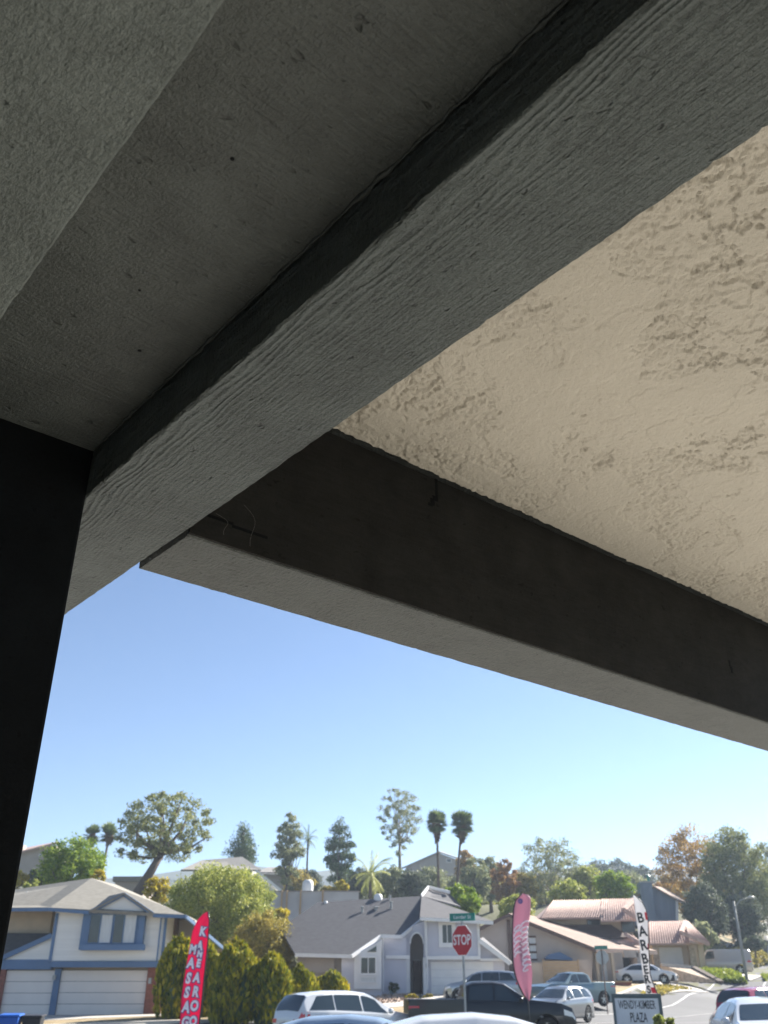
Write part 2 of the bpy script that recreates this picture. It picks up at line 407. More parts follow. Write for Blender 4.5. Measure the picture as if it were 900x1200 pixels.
tag(m.build('ground', MT['ground'], smooth=True), kind='structure')

def sheet(name, mt, poly, off, step=1.5, kind='structure', parent=None, edge=0):
    """sheet draped on the ground: poly = four XY corners (bilinear), tessellated"""
    a, b, c, d = [Vector(p) for p in poly]
    nu = max(1, int(max((b - a).length, (c - d).length) / step)); nv = max(1, int(max((d - a).length, (c - b).length) / step))
    mm = MB()
    for j in range(nv + 1):
        for i in range(nu + 1):
            u, v = i / nu, j / nv
            p = a * (1 - u) * (1 - v) + b * u * (1 - v) + c * u * v + d * (1 - u) * v
            mm.v.append((p.x, p.y, gz(p.x, p.y) + off))
    for j in range(nv):
        for i in range(nu): k = j * (nu + 1) + i; mm.f.append((k, k + 1, k + nu + 2, k + nu + 1))
    if edge:
        n = len(mm.v); per = [i for i in range(nu + 1)] + [j * (nu + 1) + nu for j in range(1, nv + 1)] + [nv * (nu + 1) + i for i in range(nu - 1, -1, -1)] + [j * (nu + 1) for j in range(nv - 1, 0, -1)]
        for q in per: x, y, z = mm.v[q]; mm.v.append((x, y, z - edge))
        for i in range(len(per)): j = (i + 1) % len(per); mm.f.append((per[i], n + i, n + j, per[j]))
    o = mm.build(name, mt, parent, smooth=True, angle=40)
    if kind: o['kind'] = kind
    return o
sheet('parking_lot', MT['asphalt'], [(-70, -10), (60, -10), (60, 30), (-70, 30)], .006, 3)
def strip(name, mt, line, w0, w1, off, edge=0):
    """ribbon between offsets w0..w1 to the left of a polyline"""
    pts = [Vector(p) for p in line]; mm = MB(); fine = []
    for a, b in zip(pts, pts[1:]):
        n = max(1, int((b - a).length / 1.5))
        for i in range(n): fine.append(a.lerp(b, i / n))
    fine.append(pts[-1])
    for _ in range(6): fine = [fine[0]] + [(fine[i - 1] + fine[i] * 2 + fine[i + 1]) / 4 for i in range(1, len(fine) - 1)] + [fine[-1]]
    k = max(1, int(abs(w1 - w0) / 1.5))
    for i, p in enumerate(fine):
        d = (fine[min(i + 1, len(fine) - 1)] - fine[max(i - 1, 0)]).normalized(); nn = Vector((-d.y, d.x))
        for j in range(k + 1):
            q = p + nn * (w0 + (w1 - w0) * j / k); mm.v.append((q.x, q.y, gz(q.x, q.y) + off))
    for i in range(len(fine) - 1):
        for j in range(k):
            b = i * (k + 1) + j; mm.f.append((b, b + k + 1, b + k + 2, b + 1))
    if edge:
        for j in (0, k):
            n = len(mm.v)
            for i in range(len(fine)): x, y, z = mm.v[i * (k + 1) + j]; mm.v.append((x, y, z - edge))
            for i in range(len(fine) - 1): mm.f.append((i * (k + 1) + j, (i + 1) * (k + 1) + j, n + i + 1, n + i))
    return tag(mm.build(name, mt, None, smooth=True, angle=40), kind='structure')
ST = [(-75, 28), (-20, 36), (8, 49), (23, 68), (35, 90), (47, 113), (60, 142), (80, 180)]
strip('street', MT['road'], ST, -7, 7, .012)
strip('kerb', MT['concrete'], ST, 7, 7.25, .13, .15)
strip('verge', MT['drygrass'], ST, 7.25, 9.9, .10, .12)
strip('sidewalk', MT['concrete'], ST, 9.9, 11.3, .12, .12)
strip('lane_marking', MT['whitepaint'], ST, 3.6, 3.75, .028)
strip('lane_marking', MT['whitepaint'], ST, -.1, .05, .028)
strip('kerb', MT['concrete'], ST, -7.25, -7, .13, .15)
sheet('driveway', MT['drive'], [(-21.5, 42), (-11, 42), (-11, 55.2), (-21.5, 55.2)], .03, 1.5)
sheet('driveway', MT['drive'], [(2.2, 56), (8.4, 58), (7.6, 66), (2.4, 66)], .03, 1.5)
sheet('driveway', MT['drive'], [(19.0, 72.0), (25.3, 79.0), (24, 83.5), (17.8, 79.8)], .06, 1.2)
sheet('driveway', MT['drive'], [(30.5, 84), (35.5, 89.5), (33, 96), (28.5, 92)], .05, 1.2)
sheet('gravel_bank', MT['gravel'], [(-9, 58), (2.0, 58), (2.2, 65.6), (-9, 65.6)], .05, 1.2)
sheet('dirt_bank', MT['dirt'], [(10.5, 68), (17.8, 73), (16.5, 77.4), (9.5, 77.4)], .05, 1.2)
sheet('dirt_slope', MT['dirt'], [(-14, 92), (-2, 92), (-2, 106), (-16, 106)], .05, 2)
def BL(v, u): a = R(40.2); return (v * math.cos(a) - u * math.sin(a), v * math.sin(a) + u * math.cos(a))
sheet('porch_floor', MT['porch'], [BL(-5, -6), BL(9, -6), BL(9, 1.7), BL(-5, 1.7)], .10, 3, edge=.12)
sheet('walkway', MT['concrete'], [BL(-8, 1.72), BL(16, 1.72), BL(16, 8), BL(-8, 8)], .014, 3)

# far hills
def ridge(Y, z0, prof, name):
    mm = MB(); xs = np.linspace(-1.05 * Y, 1.05 * Y, 120)
    for r_, (fy, fz) in enumerate(((0, 0), (.06, .35), (.12, .75), (.17, 1), (.25, .8), (.4, .2))):
        for x in xs:
            px = 450 + x / Y * 1189
            h = np.interp(px, [p[0] for p in prof], [ZY(p[1], Y * 1.15) for p in prof])
            h = z0 + (h - z0) * fz + fz * (9 * math.sin(x * .011 + r_) + 5 * math.sin(x * .031 + 2 * r_) + 3 * math.sin(x * .07)) * Y / 3000
            mm.v.append((x, Y * (1 + fy), h))
    for j in range(5):
        for i in range(119): k = j * 120 + i; mm.f.append((k, k + 1, k + 121, k + 120))
    tag(mm.build(name, MT['hills'], smooth=True), kind='structure')
ridge(690, 25, [(-900, 1035), (0, 1030), (160, 1022), (240, 1014), (300, 1018), (330, 1024), (380, 1016), (450, 1024), (560, 1030), (680, 1014), (750, 1004), (800, 1012), (900, 1020), (1700, 1030)], 'far_hills')

# ------------------------------------------------------------------ the plaza building we stand under
ANG = R(40.2)
bld = empty('plaza_building', (0, 0, 0), ANG, 'dark painted timber beams and beige stucco ceiling of the canopy overhead', 'building')
H = .75; Z = EYE + H                      # underside of the beams
def rough_beam(name, mt, v0, u0, z0, v1, u1, z1, along, j=.0011, label=None, step=.006, seed=1):
    """box in local (v,u,z) whose long edges are slightly uneven, as old timber edges are"""
    r = np.random.default_rng(seed); L = (u1 - u0) if along == 1 else (v1 - v0); n = int(L / step)
    mm = MB()
    def wob(n):
        a = r.normal(0, 1, n + 1); k = np.array([1, 2, 3, 2, 1]) / 9
        a = np.convolve(a, k, 'same') * j * .7 + np.convolve(r.normal(0, 1, n + 1), np.ones(61) / 61, 'same') * j * .8
        a += (r.random(n + 1) < .03) * r.normal(0, j * 1.2, n + 1); return a
    W = [(wob(n), wob(n)) for _ in range(4)]
    cs = [(0, 0), (1, 0), (1, 1), (0, 1)]          # (across, up)
    ch = .003
    for i in range(n + 1):
        t = i / n
        for q, (a, b) in enumerate(cs):
            sgn_a = 1 if a else -1; sgn_b = 1 if b else -1
            wa, wb = W[q][0][i], W[q][1][i] * .6
            for (da, db) in ((ch, 0), (0, ch)) if q % 2 == 0 else ((0, ch), (ch, 0)):
                if along == 1: x = (v1 if a else v0) - sgn_a * da + wa; y = u0 + L * t
                else: y = (u1 if a else u0) - sgn_a * da + wa; x = v0 + L * t
                mm.v.append((x, y, (z1 if b else z0) - sgn_b * db + wb))
    # order of the eight points round the section
    order = [1, 0, 3, 2] if False else None
    ring = [0, 3, 2, 5, 4, 7, 6, 1]
    ring = [0, 3, 2, 5, 4, 7, 6, 1]
    K = 8
    for i in range(n):
        for k in range(K):
            a, b = ring[k], ring[(k + 1) % K]
            mm.f.append((i * K + a, i * K + b, (i + 1) * K + b, (i + 1) * K + a))
    mm.f.append(tuple(ring)); mm.f.append(tuple(n * K + r_ for r_ in reversed(ring)))
    return mm.build(name, mt, bld, smooth=True, angle=25, label=label)
def edgepts(): pass
rough_beam('beam', MT['beam'], .481, -2.6, Z, .679, 2.35, Z + .34, 1, seed=3, label='diagonal dark green grey beam with deep raised grain')
rough_beam('beam', MT['beam2'], -.05, -2.6, Z, .2025, 1.36, Z + .34, 1, seed=5, label='flat grey beam across the upper left corner')
rough_beam('fascia_beam', MT['fascia'], .690, 1.3875, Z, 3.45, 1.586, Z + .46, 0, seed=8, step=.008)
rough_beam('soffit_board', MT['panel'], .2025, -2.6, Z + .09, .4805, 1.3645, Z + .12, 1, seed=9)
# lumpy caulk bead where soffit board and beam meet
m = MB(); r = np.random.default_rng(4); n = 300; pts = []
for i in range(n + 1): pts.append((.4765 + r.normal(0, .0009), -2.55 + 3.9 * i / n, Z + .0885 + r.normal(0, .0008)))
m.tube(pts, [.0012 + abs(r.normal(0, .0013)) for _ in pts], 6); m.build('caulk_bead', MT['panel'], bld, smooth=True)
# stucco ceiling panel, stops just short of the fascia
m = MB(); m.box(.6905, 1.3815, Z + .004, 3.44, 1.3868, Z + .36); m.build('fascia_shade_board', MT['shade_paint'], bld, label='added near black sheet painting the shade on the inner fascia face')  # added sheet; shade of the inner face is put into its colour
def vnoise(x, y, seed):
    q = np.random.default_rng(seed).random((257, 257)); xi = np.floor(x).astype(int); yi = np.floor(y).astype(int); fx = x - xi; fy = y - yi
    fx = fx * fx * fx * (fx * (fx * 6 - 15) + 10); fy = fy * fy * fy * (fy * (fy * 6 - 15) + 10)
    g = lambda i, j: q[i % 257, j % 257]
    return (g(xi, yi) * (1 - fx) + g(xi + 1, yi) * fx) * (1 - fy) + (g(xi, yi + 1) * (1 - fx) + g(xi + 1, yi + 1) * fx) * fy
def fbm(x, y, sc, octv, seed, gain=.55):
    s_ = 0; a_ = 1; n_ = 0
    for o_ in range(octv):
        s_ = s_ + a_ * vnoise(x * sc * 2 ** o_ + 31.7 * o_, y * sc * 2 ** o_ + 17.3 * o_, seed + o_); n_ += a_; a_ *= gain
    return s_ / n_
def sstep(x, a, b): t_ = np.clip((x - a) / (b - a), 0, 1); return t_ * t_ * (3 - 2 * t_)
def trowelled(v, u):
    '''height in metres, pointing down: plateaus left by the trowel over a coarse coat'''
    wx = v + .05 * (fbm(v, u, 7, 4, 40) - .5); wy = u + .05 * (fbm(v, u, 7, 4, 50) - .5)
    big = fbm(wx, wy * 1.35, 5.2, 6, 3, .5)
    flat = sstep(big, .525, .538)
    sec = fbm(wx * 1.1, wy * 1.1, 9, 6, 13, .52); flat2 = sstep(sec, .57, .58)
    coarse = fbm(v, u, 85, 4, 21, .62); mid = fbm(v, u, 38, 4, 27, .55)
    crater = sstep(mid, .52, .60) * sstep(fbm(v, u, 4.6, 3, 33), .50, .60)
    tex = 1 - .72 * np.maximum(flat, flat2 * .8)
    h = .0021 * flat + .0015 * flat2 + .0095 * (coarse - .5) * tex + .0075 * (mid - .5) * tex - .0062 * crater * (1 - .5 * flat) + .004 * (fbm(v, u, 6, 2, 60) - .5)
    d = np.abs(big - .47); h = h - .0024 * (1 - sstep(d, 0, .004)) * (1 - flat)     # drag marks beside the ledges
    return h
va = np.arange(.6795, 3.45, .0026); ua = np.concatenate([np.arange(-2.6, .1, .05), np.arange(.1, 1.3665, .0026)])
VV, UU = np.meshgrid(va, ua); HH = trowelled(VV, UU); HH[UU < .12] = 0
r = np.random.default_rng(12); jag = np.convolve(r.normal(0, .0035, len(va)), np.ones(5) / 5, 'same') + .0035 * (fbm(va, va * 0, 12, 4, 71) - .5) * 2
UU[-1] += jag; UU[-2] += jag * .6; HH[-1] *= .3
me = bpy.data.meshes.new('stucco_ceiling'); nv_, nu_ = len(va), len(ua)
co = np.stack([VV.ravel(), UU.ravel(), (EYE + 1.114 - HH).ravel()], 1); me.vertices.add(nv_ * nu_); me.vertices.foreach_set('co', co.ravel().astype(np.float32))
ii, jj = np.meshgrid(np.arange(nv_ - 1), np.arange(nu_ - 1)); k_ = (jj * nv_ + ii).ravel(); fq = np.stack([k_, k_ + nv_, k_ + nv_ + 1, k_ + 1], 1).astype(np.int32)
me.loops.add(fq.size); me.loops.foreach_set('vertex_index', fq.ravel()); me.polygons.add(len(fq))
me.polygons.foreach_set('loop_start', np.arange(0, fq.size, 4, dtype=np.int32)); me.polygons.foreach_set('loop_total', np.full(len(fq), 4, dtype=np.int32))
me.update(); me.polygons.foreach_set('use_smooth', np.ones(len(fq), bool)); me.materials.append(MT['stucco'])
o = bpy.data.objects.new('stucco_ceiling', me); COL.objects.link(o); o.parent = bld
m = MB(); m.box(.6795, -2.6, EYE + 1.124, 3.445, 1.362, EYE + 1.16); m.build('ceiling_lath', MT['shade_paint'], bld)
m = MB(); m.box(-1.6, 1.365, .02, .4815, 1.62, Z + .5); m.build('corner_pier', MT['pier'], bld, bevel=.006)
m = MB(); m.box(-3, -4.4, .0, 3.45, -2.62, Z + .5); m.build('wall', MT['back_block'], bld)  # unseen wall behind the camera, added to block back light
m = MB(); m.box(-3, -4.4, Z + .505, 3.47, 2.3, Z + .75); m.build('roof', MT['unseen_roofing'], bld)  # unseen slab, right end set short so sun reaches the porch floor
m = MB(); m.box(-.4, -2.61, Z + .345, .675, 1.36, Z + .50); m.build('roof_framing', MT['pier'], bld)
# nail heads, checks and a strand of cobweb
for (v, u, s) in ((.33, .66, .0026), (.35, .93, .0022), (.41, 1.05, .0032)):
    MB().lathe([(0.0001, -.0015), (s, -.001), (s * 1.2, .002)], (v, u, Z + .0905), n=9).build('nail_head', MT['pier'], bld)
m = MB()
for (x0, x1, zt, zb) in ((.80, .83, Z + .10, Z + .015), (.74, .77, Z + .06, Z + .02)):
    m.tube([(x0 + (x1 - x0) * t + .01 * math.sin(t * 5), 1.378 - .012 * math.sin(t * 3.1), zt + (zb - zt) * t) for t in np.linspace(0, 1, 9)], .00022, 4)
m.build('cobweb', MT['web'], bld)
def crack(pts, wd=.0028):
    m = MB()
    for a, b in zip(pts, pts[1:]): m.box(min(a[0], b[0]) - wd, 1.3805, min(a[1], b[1]) - wd / 2, max(a[0], b[0]) + wd, 1.3835, max(a[1], b[1]) + wd / 2)
    m.build('wood_check', MT['pier'], bld)
crack([(1.335, Z + .36), (1.337, Z + .31), (1.325, Z + .30), (1.318, Z + .285), (1.31, Z + .28)]); crack([(.70, Z + .055), (.78, Z + .05), (.86, Z + .045)], .001)
crack([(2.60, Z + .17), (2.605, Z + .15), (2.612, Z + .13)], .0014)

# ------------------------------------------------------------------ vegetation
def quads_mesh(name, C, size, mt, parent, aspect=1.5, up=0.0, r=rng, axis=None):
    n = len(C)
    a = r.normal(size=(n, 3)) if axis is None else axis + r.normal(size=(n, 3)) * .35
    a[:, 2] -= up
    a /= np.linalg.norm(a, axis=1)[:, None]
    b = np.cross(a, r.normal(size=(n, 3))); b /= np.linalg.norm(b, axis=1)[:, None] + 1e-9
    s = size * r.uniform(.6, 1.35, (n, 1))
    a = a * s * aspect / 2; b = b * s / 2
    V = np.stack([C - a, C + b * .8, C + a, C - b * .8], 1).reshape(-1, 3)
    me = bpy.data.meshes.new(name); me.vertices.add(4 * n); me.vertices.foreach_set('co', V.ravel().astype(np.float32))
    me.loops.add(4 * n); me.loops.foreach_set('vertex_index', np.arange(4 * n, dtype=np.int32))
    me.polygons.add(n); me.polygons.foreach_set('loop_start', np.arange(0, 4 * n, 4, dtype=np.int32)); me.polygons.foreach_set('loop_total', np.full(n, 4, dtype=np.int32))
    me.update(); me.validate(); me.materials.append(mt)
    o = bpy.data.objects.new(name, me); COL.objects.link(o)
    if parent: o.parent = parent
    return o
def clump_centres(r, rad, k, shape, fill=.55):
    out = []; cand = []
    while len(cand) < k * 5:
        p = r.uniform(-1, 1, 3); d = np.linalg.norm(p)
        if d > 1 or d < fill * r.random() ** .5: continue
        if shape == 'umbrella' and p[2] < -.85 + .2 * d: continue
        if shape == 'cone': p[:2] *= (1.0 - p[2]) * .5 + .12
        if shape == 'column': p[:2] *= .75 + .25 * math.cos(p[2] * 2)
        if shape == 'vase': p[:2] *= .45 + .55 * min(1, (p[2] + 1) / 1.1)
        cand.append(p)
    cand = np.array(cand); out = [cand[0]]; dm = np.linalg.norm(cand - cand[0], axis=1)
    while len(out) < k:           # spread the clumps evenly, with some randomness
        i = int(np.argmax(dm * r.uniform(.6, 1, len(cand)))); out.append(cand[i]); dm = np.minimum(dm, np.linalg.norm(cand - cand[i], axis=1))
    return np.array(out) * np.array(rad)
def tree(name, label, px, ytop, ybot, hw, Y, leaf, shape='round', cat='tree', group=None, clumps=26, leaves=110, cr=.30, lsize=.34, bark='bark',
         trunk_r=.25, lean=0, limbs=True, droop=0, sparse=1.0, ybase=None, dy=None, depth=.9, skew=0):
    if cat != 'shrub': clumps = int(clumps * 1.7); cr *= .84; lsize *= .56; leaves = int(leaves * (1.9 if lsize < .25 else 1.6))
    seed = int(px * 7 + Y * 3 + ytop); r = np.random.default_rng(seed)
    yc = (ytop + ybot) / 2
    c = P(px, yc, Y); top = P(px, ytop, Y).z; bot = P(px, ybot, Y).z
    rx = hw * Y / (F * math.cos(TH) + (yc - 600) * math.sin(TH)); rz = (top - bot) / 2
    bx = c.x + lean; bz = gz(bx, Y) if ybase is None else ZY(ybase, Y)
    bz = min(bz, bot + .3 * rz) if ybase is None else bz
    e = empty(name, (bx, Y, bz), 0, label, cat, group)
    cen = Vector((c.x - bx, 0, c.z - bz))
    K = clump_centres(r, (rx, rx * depth, rz), clumps, shape) * (1 - cr * .55)
    if skew: K[:, 0] += K[:, 2] * skew
    K = K + np.array(cen)
    crr = cr * min(rx, rz * 1.2)
    L = []
    for k in K:
        s = crr * r.uniform(.6, 1.3); n = int(leaves * r.uniform(.7, 1.2) * sparse)
        q = r.normal(size=(n, 3)); q /= np.linalg.norm(q, axis=1)[:, None]
        q *= (r.random((n, 1)) ** .5) * s * r.uniform(.8, 1.45, (n, 1)); q[:, 2] *= .8
        if droop: q[:, 2] -= droop * s * r.random(n) ** 2 * 2
        L.append(q + k)
    L = np.concatenate(L)
    quads_mesh('crown', L, lsize, LF[leaf], e, up=droop * 2, r=r)
    m = MB(); tr = trunk_r
    start = Vector((0, 0, -.3)); fork = cen + Vector((0, 0, -rz * (.55 if shape != 'cone' else -.7)))
    mid = start.lerp(fork, .5) + Vector((r.normal() * .1, 0, 0))
    m.tube([start, mid, fork], [tr * 1.25, tr, tr * .7], 8)
    if limbs:
        idx = r.permutation(len(K))[:min(len(K), 16)]
        for i in idx:
            k = Vector(K[i]); a = fork if shape != 'cone' else Vector((fork.x * .5, 0, k.z - .5 * rx))
            mm_ = a.lerp(k, .5) + Vector((r.normal() * .12 * rx, r.normal() * .12 * rx, -.08 * rz))
            m.tube([a, mm_, k], [tr * .5, tr * .3, tr * .1], 5, cap=False)
    m.build('trunk', MT[bark], e, smooth=True)
    return e
def palm(label, px, ytop, ycrown, Y, ybase, hw, leaf='palm', skirt=True, lean=0, nf=46, tr=.22, cat='palm tree', group=None):
    r = np.random.default_rng(int(px * 5 + Y)); c = P(px, ycrown, Y); bx = c.x + lean; bz = ZY(ybase, Y)
    e = empty('palm_tree', (bx, Y, bz), 0, label, cat, group)
    C = Vector((c.x - bx, 0, c.z - bz)); Rr = hw * Y / 1189 * 1.3; up = P(px, ytop, Y).z - c.z
    m = MB()
    m.tube([(0, 0, -.5), (C.x * .45, 0, C.z * .5), C], [tr * 1.35, tr, tr * .9], 8); m.build('trunk', MT['bark'], e, smooth=True)
    m = MB()
    for i in range(nf):
        t = i / nf; el = R(85 - 130 * t + r.normal() * 6); az = r.uniform(0, 2 * math.pi)
        d = Vector((math.cos(az) * math.cos(el), math.sin(az) * math.cos(el), math.sin(el))); Ln = Rr * (1.0 + .25 * (el > .8)) * r.uniform(.85, 1.1)
        side = d.cross(Vector((0, 0, 1))).normalized()
        if skirt:     # fan leaf: petiole then a spread of pointed segments
            base = C + d * Ln * .35; nseg = 9
            for s_ in range(nseg):
                a = R(-62 + 124 * s_ / (nseg - 1)); dd = (d * math.cos(a) + side * math.sin(a))
                tip = base + dd * Ln * .68 + Vector((0, 0, -.12 * Ln * r.random())); pp = dd.cross(Vector((0, 0, 1)).cross(dd)).normalized() if False else side
                wv = (side * math.cos(a) - d * math.sin(a)) * .085 * Ln
                mid_ = base.lerp(tip, .5)
                m.poly([base, mid_ + wv, tip, mid_ - wv])
            m.poly([C, base + side * .03, base - side * .03])
        else:         # feather leaf: arching rachis with leaflets
            p0 = C.copy(); dd = d.copy()
            for s_ in range(7):
                p1 = p0 + dd * Ln / 7 * 1.25; dd = (dd + Vector((0, 0, -.22))).normalized()
                for sg in (-1, 1):
                    for q in (0, .5):
                        b0 = p0.lerp(p1, q); tp = b0 + side * sg * Ln * .24 * (1 - s_ / 9) + dd * Ln * .1 + Vector((0, 0, -.12 * Ln))
                        m.poly([b0, b0 + dd * Ln * .06, tp])
                p0 = p1
    m.build('crown', LF[leaf], e)
    if skirt:
        pts = []; n = 110
        for i in range(n):
            h = r.random() ** .8; a = r.uniform(0, 6.28); rad = Rr * (.10 + .30 * (1 - h)) * r.uniform(.3, 1)
            pts.append((C.x + math.cos(a) * rad, math.sin(a) * rad, C.z - up * .8 * h + .1))
        o = quads_mesh('frond_skirt', np.array(pts), .5, MT['thatch'], e, aspect=2.6, r=r, axis=np.tile([0, 0, -1.0], (n, 1)))
    return e
def thuja(label, px, ytop, ybot, hw, Y, n=5200, group='golden arborvitae hedge by the white and blue house'):
    r = np.random.default_rng(int(px)); c = P(px, (ytop + ybot) / 2, Y); top = ZY(ytop, Y); rx = hw * Y / 1180; g = gz(c.x, Y)
    g = min(g, ZY(ybot, Y)); hh = top - g
    e = empty('arborvitae_shrub', (c.x, Y, g), 0, label, 'shrub', group)
    # flame-like plumes: several upright cones packed together
    pl = []
    for i in range(13):
        a = r.uniform(0, 6.28); q = math.sqrt(r.random()) * .74; pl.append((math.cos(a) * q * rx, math.sin(a) * q * rx, hh * (1 - .34 * q * q) * r.uniform(.9, 1.0), rx * r.uniform(.40, .54)))
    pl.append((0, 0, hh, rx * .4)); P_ = []; ax = []
    for (x, y, h, w_) in pl:
        k = n // len(pl); t = r.random(k) ** .7; a = r.uniform(0, 6.28, k)
        prof = np.minimum(1, (1 - t) * 3.6) ** .5 * np.minimum(1, .6 + t * 1.2)
        rr = w_ * prof * r.uniform(.82, 1.08, k)
        P_.append(np.stack([x + np.cos(a) * rr, y + np.sin(a) * rr, t * h], 1)); ax.append(np.stack([np.cos(a) * .25, np.sin(a) * .25, np.ones(k)], 1))
    quads_mesh('foliage', np.concatenate(P_), .17, LF['cypress'], e, aspect=2.0, r=r, axis=np.concatenate(ax))
    m = MB()
    for (x, y, h, w_) in pl: m.tube([(x * .3, y * .3, -.1), (x, y, h * .4), (x, y, h * .93)], [w_ * .5, w_ * .62, .02], 6)
    m.build('stem', LF['pine'], e, smooth=True)
    return e

tree('umbrella_pine', 'large spreading umbrella pine with bare forked limbs and a leaning trunk, behind the white house', 192, 925, 1022, 58, 112, 'umbrella', 'umbrella', clumps=88, leaves=44, cr=.13, lsize=.38, trunk_r=.55, lean=-2.6, ybase=1052, skew=.12)
palm('small fan palm with ragged crown left of the umbrella pine, the more left of two', 108, 968, 980, 128, 1040, 10, nf=30, tr=.16)
palm('small fan palm against the edge of the umbrella pine, the more right of two', 128, 969, 979, 128, 1040, 11, nf=30, tr=.16, lean=-.3)
tree('leafy_tree', 'round bright green tree above the roof of the white and blue house', 84, 982, 1050, 40, 92, 'green', clumps=34, cr=.28, leaves=130, lsize=.30)
tree('shrub', 'small golden yellow shrub at the right foot of the round green tree', 116, 1016, 1042, 9, 88, 'yellow', cat='shrub', clumps=10, lsize=.2, trunk_r=.08)
tree('shrub', 'dark bluish shrub in front of the hillside house, left of the round green tree', 52, 1016, 1050, 22, 95, 'dark', cat='shrub', clumps=18, trunk_r=.1)
tree('shrub', 'yellow flowering shrub beside the pier at far left', 18, 1018, 1050, 14, 90, 'yellow', cat='shrub', clumps=14, lsize=.2, trunk_r=.1)
tree('shrub', 'pale green shrub just above the left roof slope', 38, 1030, 1050, 12, 84, 'pepper', cat='shrub', clumps=12, lsize=.2, trunk_r=.1)
tree('pine_tree', 'short dark pine with layered rounded top behind the pepper tree', 284, 962, 1028, 23, 150, 'pine', 'cone', clumps=20, cr=.42, leaves=110, lsize=.38, depth=1)
tree('pine_tree', 'tall ragged dark tree with uneven top behind the white garden wall', 338, 944, 1052, 20, 140, 'greygreen', 'column', clumps=34, cr=.30, leaves=80, lsize=.38)
palm('thin distant palm just right of the tall ragged dark tree', 361, 974, 984, 150, 1045, 9, nf=26, tr=.16, skirt=False)
tree('pine_tree', 'narrow dark conifer left of the tall airy tree', 398, 954, 1052, 21, 138, 'pine', 'column', clumps=34, cr=.32, leaves=80, lsize=.36)
tree('airy_tree', 'tallest tree on the skyline, egg shaped and see-through with forked pale limbs', 468, 917, 1008, 27, 140, 'greygreen', 'vase', clumps=60, cr=.18, leaves=40, lsize=.30, bark='palebark', trunk_r=.25, ybase=1040)
palm('left one of the two tall fan palms beyond the grey roof', 512, 945, 966, 115, 1054, 12, nf=60, tr=.15)
palm('right one of the two tall fan palms, its trunk leaning', 541, 947, 968, 115, 1054, 13, nf=60, tr=.15, lean=-1.0)
palm('feathery pale palm low among the trees above the grey roof', 434, 1008, 1026, 118, 1056, 17, 'lightpalm', False, nf=30, tr=.2)
G = 'trees along the foot of the hill'
for (px, yt, yb, hw, Y, lf, lab) in (
    (362, 1018, 1050, 16, 165, 'dark', 'dark bushy tree between the thin palm and the narrow conifer'),
    (420, 1015, 1055, 16, 150, 'dark', 'dark tree behind the feathery pale palm'),
    (458, 1012, 1060, 22, 132, 'greygreen', 'grey green tree at the foot of the tallest airy tree'),
    (484, 1018, 1060, 20, 128, 'dark', 'dark grey tree right of the foot of the tallest airy tree'),
    (505, 1012, 1060, 18, 136, 'greygreen', 'grey green tree behind the trunk of the left tall fan palm'),
    (558, 1000, 1066, 18, 130, 'greygreen', 'loose grey green tree right of the leaning fan palm'),
    (574, 998, 1060, 15, 138, 'greygreen', 'thin spiky topped tree left of the orange tree'),
    (545, 992, 1040, 12, 150, 'autumn', 'small yellowish tree between the leaning fan palm trunk and the hill'),
    (612, 1020, 1070, 18, 125, 'olive', 'olive tree behind the pink feather flag top'),
    (688, 1012, 1065, 20, 128, 'pepper', 'yellow green tree left of the bright round green tree'),
    (665, 1030, 1072, 24, 112, 'pepper', 'yellow green low tree just above the clay tile roof'),
    (400, 1030, 1056, 9, 112, 'yellow', 'small yellow green shrub on the garden wall'),
    (384, 1038, 1056, 10, 112, 'olive', 'olive shrub left of the small yellow green shrub on the garden wall')):
    tree('broadleaf_tree', lab, px, yt, yb, hw, Y, lf, clumps=24, cr=.36, leaves=90, lsize=.36, group=G)
belt = [('hazy olive tree in the belt behind the garden wall', 350, 'olive'), ('hazy dark tree between the narrow conifer and the feathery palm', 412, 'dark'), ('hazy yellow green tree behind the feathery palm', 446, 'pepper'),
        ('hazy tree directly behind the grey roof ridge', 478, 'olive'), ('hazy grey tree between the two tall palm trunks', 524, 'greygreen'), ('yellow green tree right of the leaning palm trunk', 560, 'pepper'),
        ('olive tree behind the left side of the orange tree', 580, 'olive'), ('yellow green tree between the orange tree and the wispy tree', 618, 'pepper'), ('olive tree in front of the wispy tree', 640, 'olive'),
        ('grey green tree at the right foot of the wispy tree', 676, 'greygreen'), ('olive tree behind the bright round green tree', 702, 'olive'), ('grey green tree right of the bright round green tree', 738, 'greygreen'),
        ('golden olive tree left of the autumn tree', 786, 'olive')]
for i, (lab, px, lf) in enumerate(belt):
    tree('broadleaf_tree', lab, px, 1016 + (i * 7) % 11 + (0 if px < 700 else 4), 1072, 19 + (i * 5) % 7, 142 + (i * 11) % 17, lf, clumps=24, cr=.34, leaves=70, lsize=.42, group=G)
tree('orange_tree', 'rust orange autumn tree in the middle of the tree line', 592, 1005, 1064, 18, 122, 'orange', clumps=30, cr=.26, leaves=66, lsize=.34)
tree('airy_tree', 'wide wispy grey green tree with bare top twigs right of the orange tree', 645, 977, 1066, 42, 130, 'greygreen', clumps=60, cr=.20, leaves=52, lsize=.34, bark='palebark')
tree('leafy_tree', 'bright round green tree above the clay tile roof, left of the chimney', 719, 1017, 1066, 22, 110, 'green', clumps=30, cr=.30, leaves=120, lsize=.30)
tree('leafy_tree', 'bright green bushy tree behind the right end of the grey roof', 540, 1036, 1076, 26, 88, 'green', clumps=34, cr=.28, leaves=110, lsize=.26)
tree('leafy_tree', 'small bright green tree behind the pink feather flag', 606, 1048, 1085, 24, 96, 'pepper', clumps=26, cr=.28, leaves=110, lsize=.28)
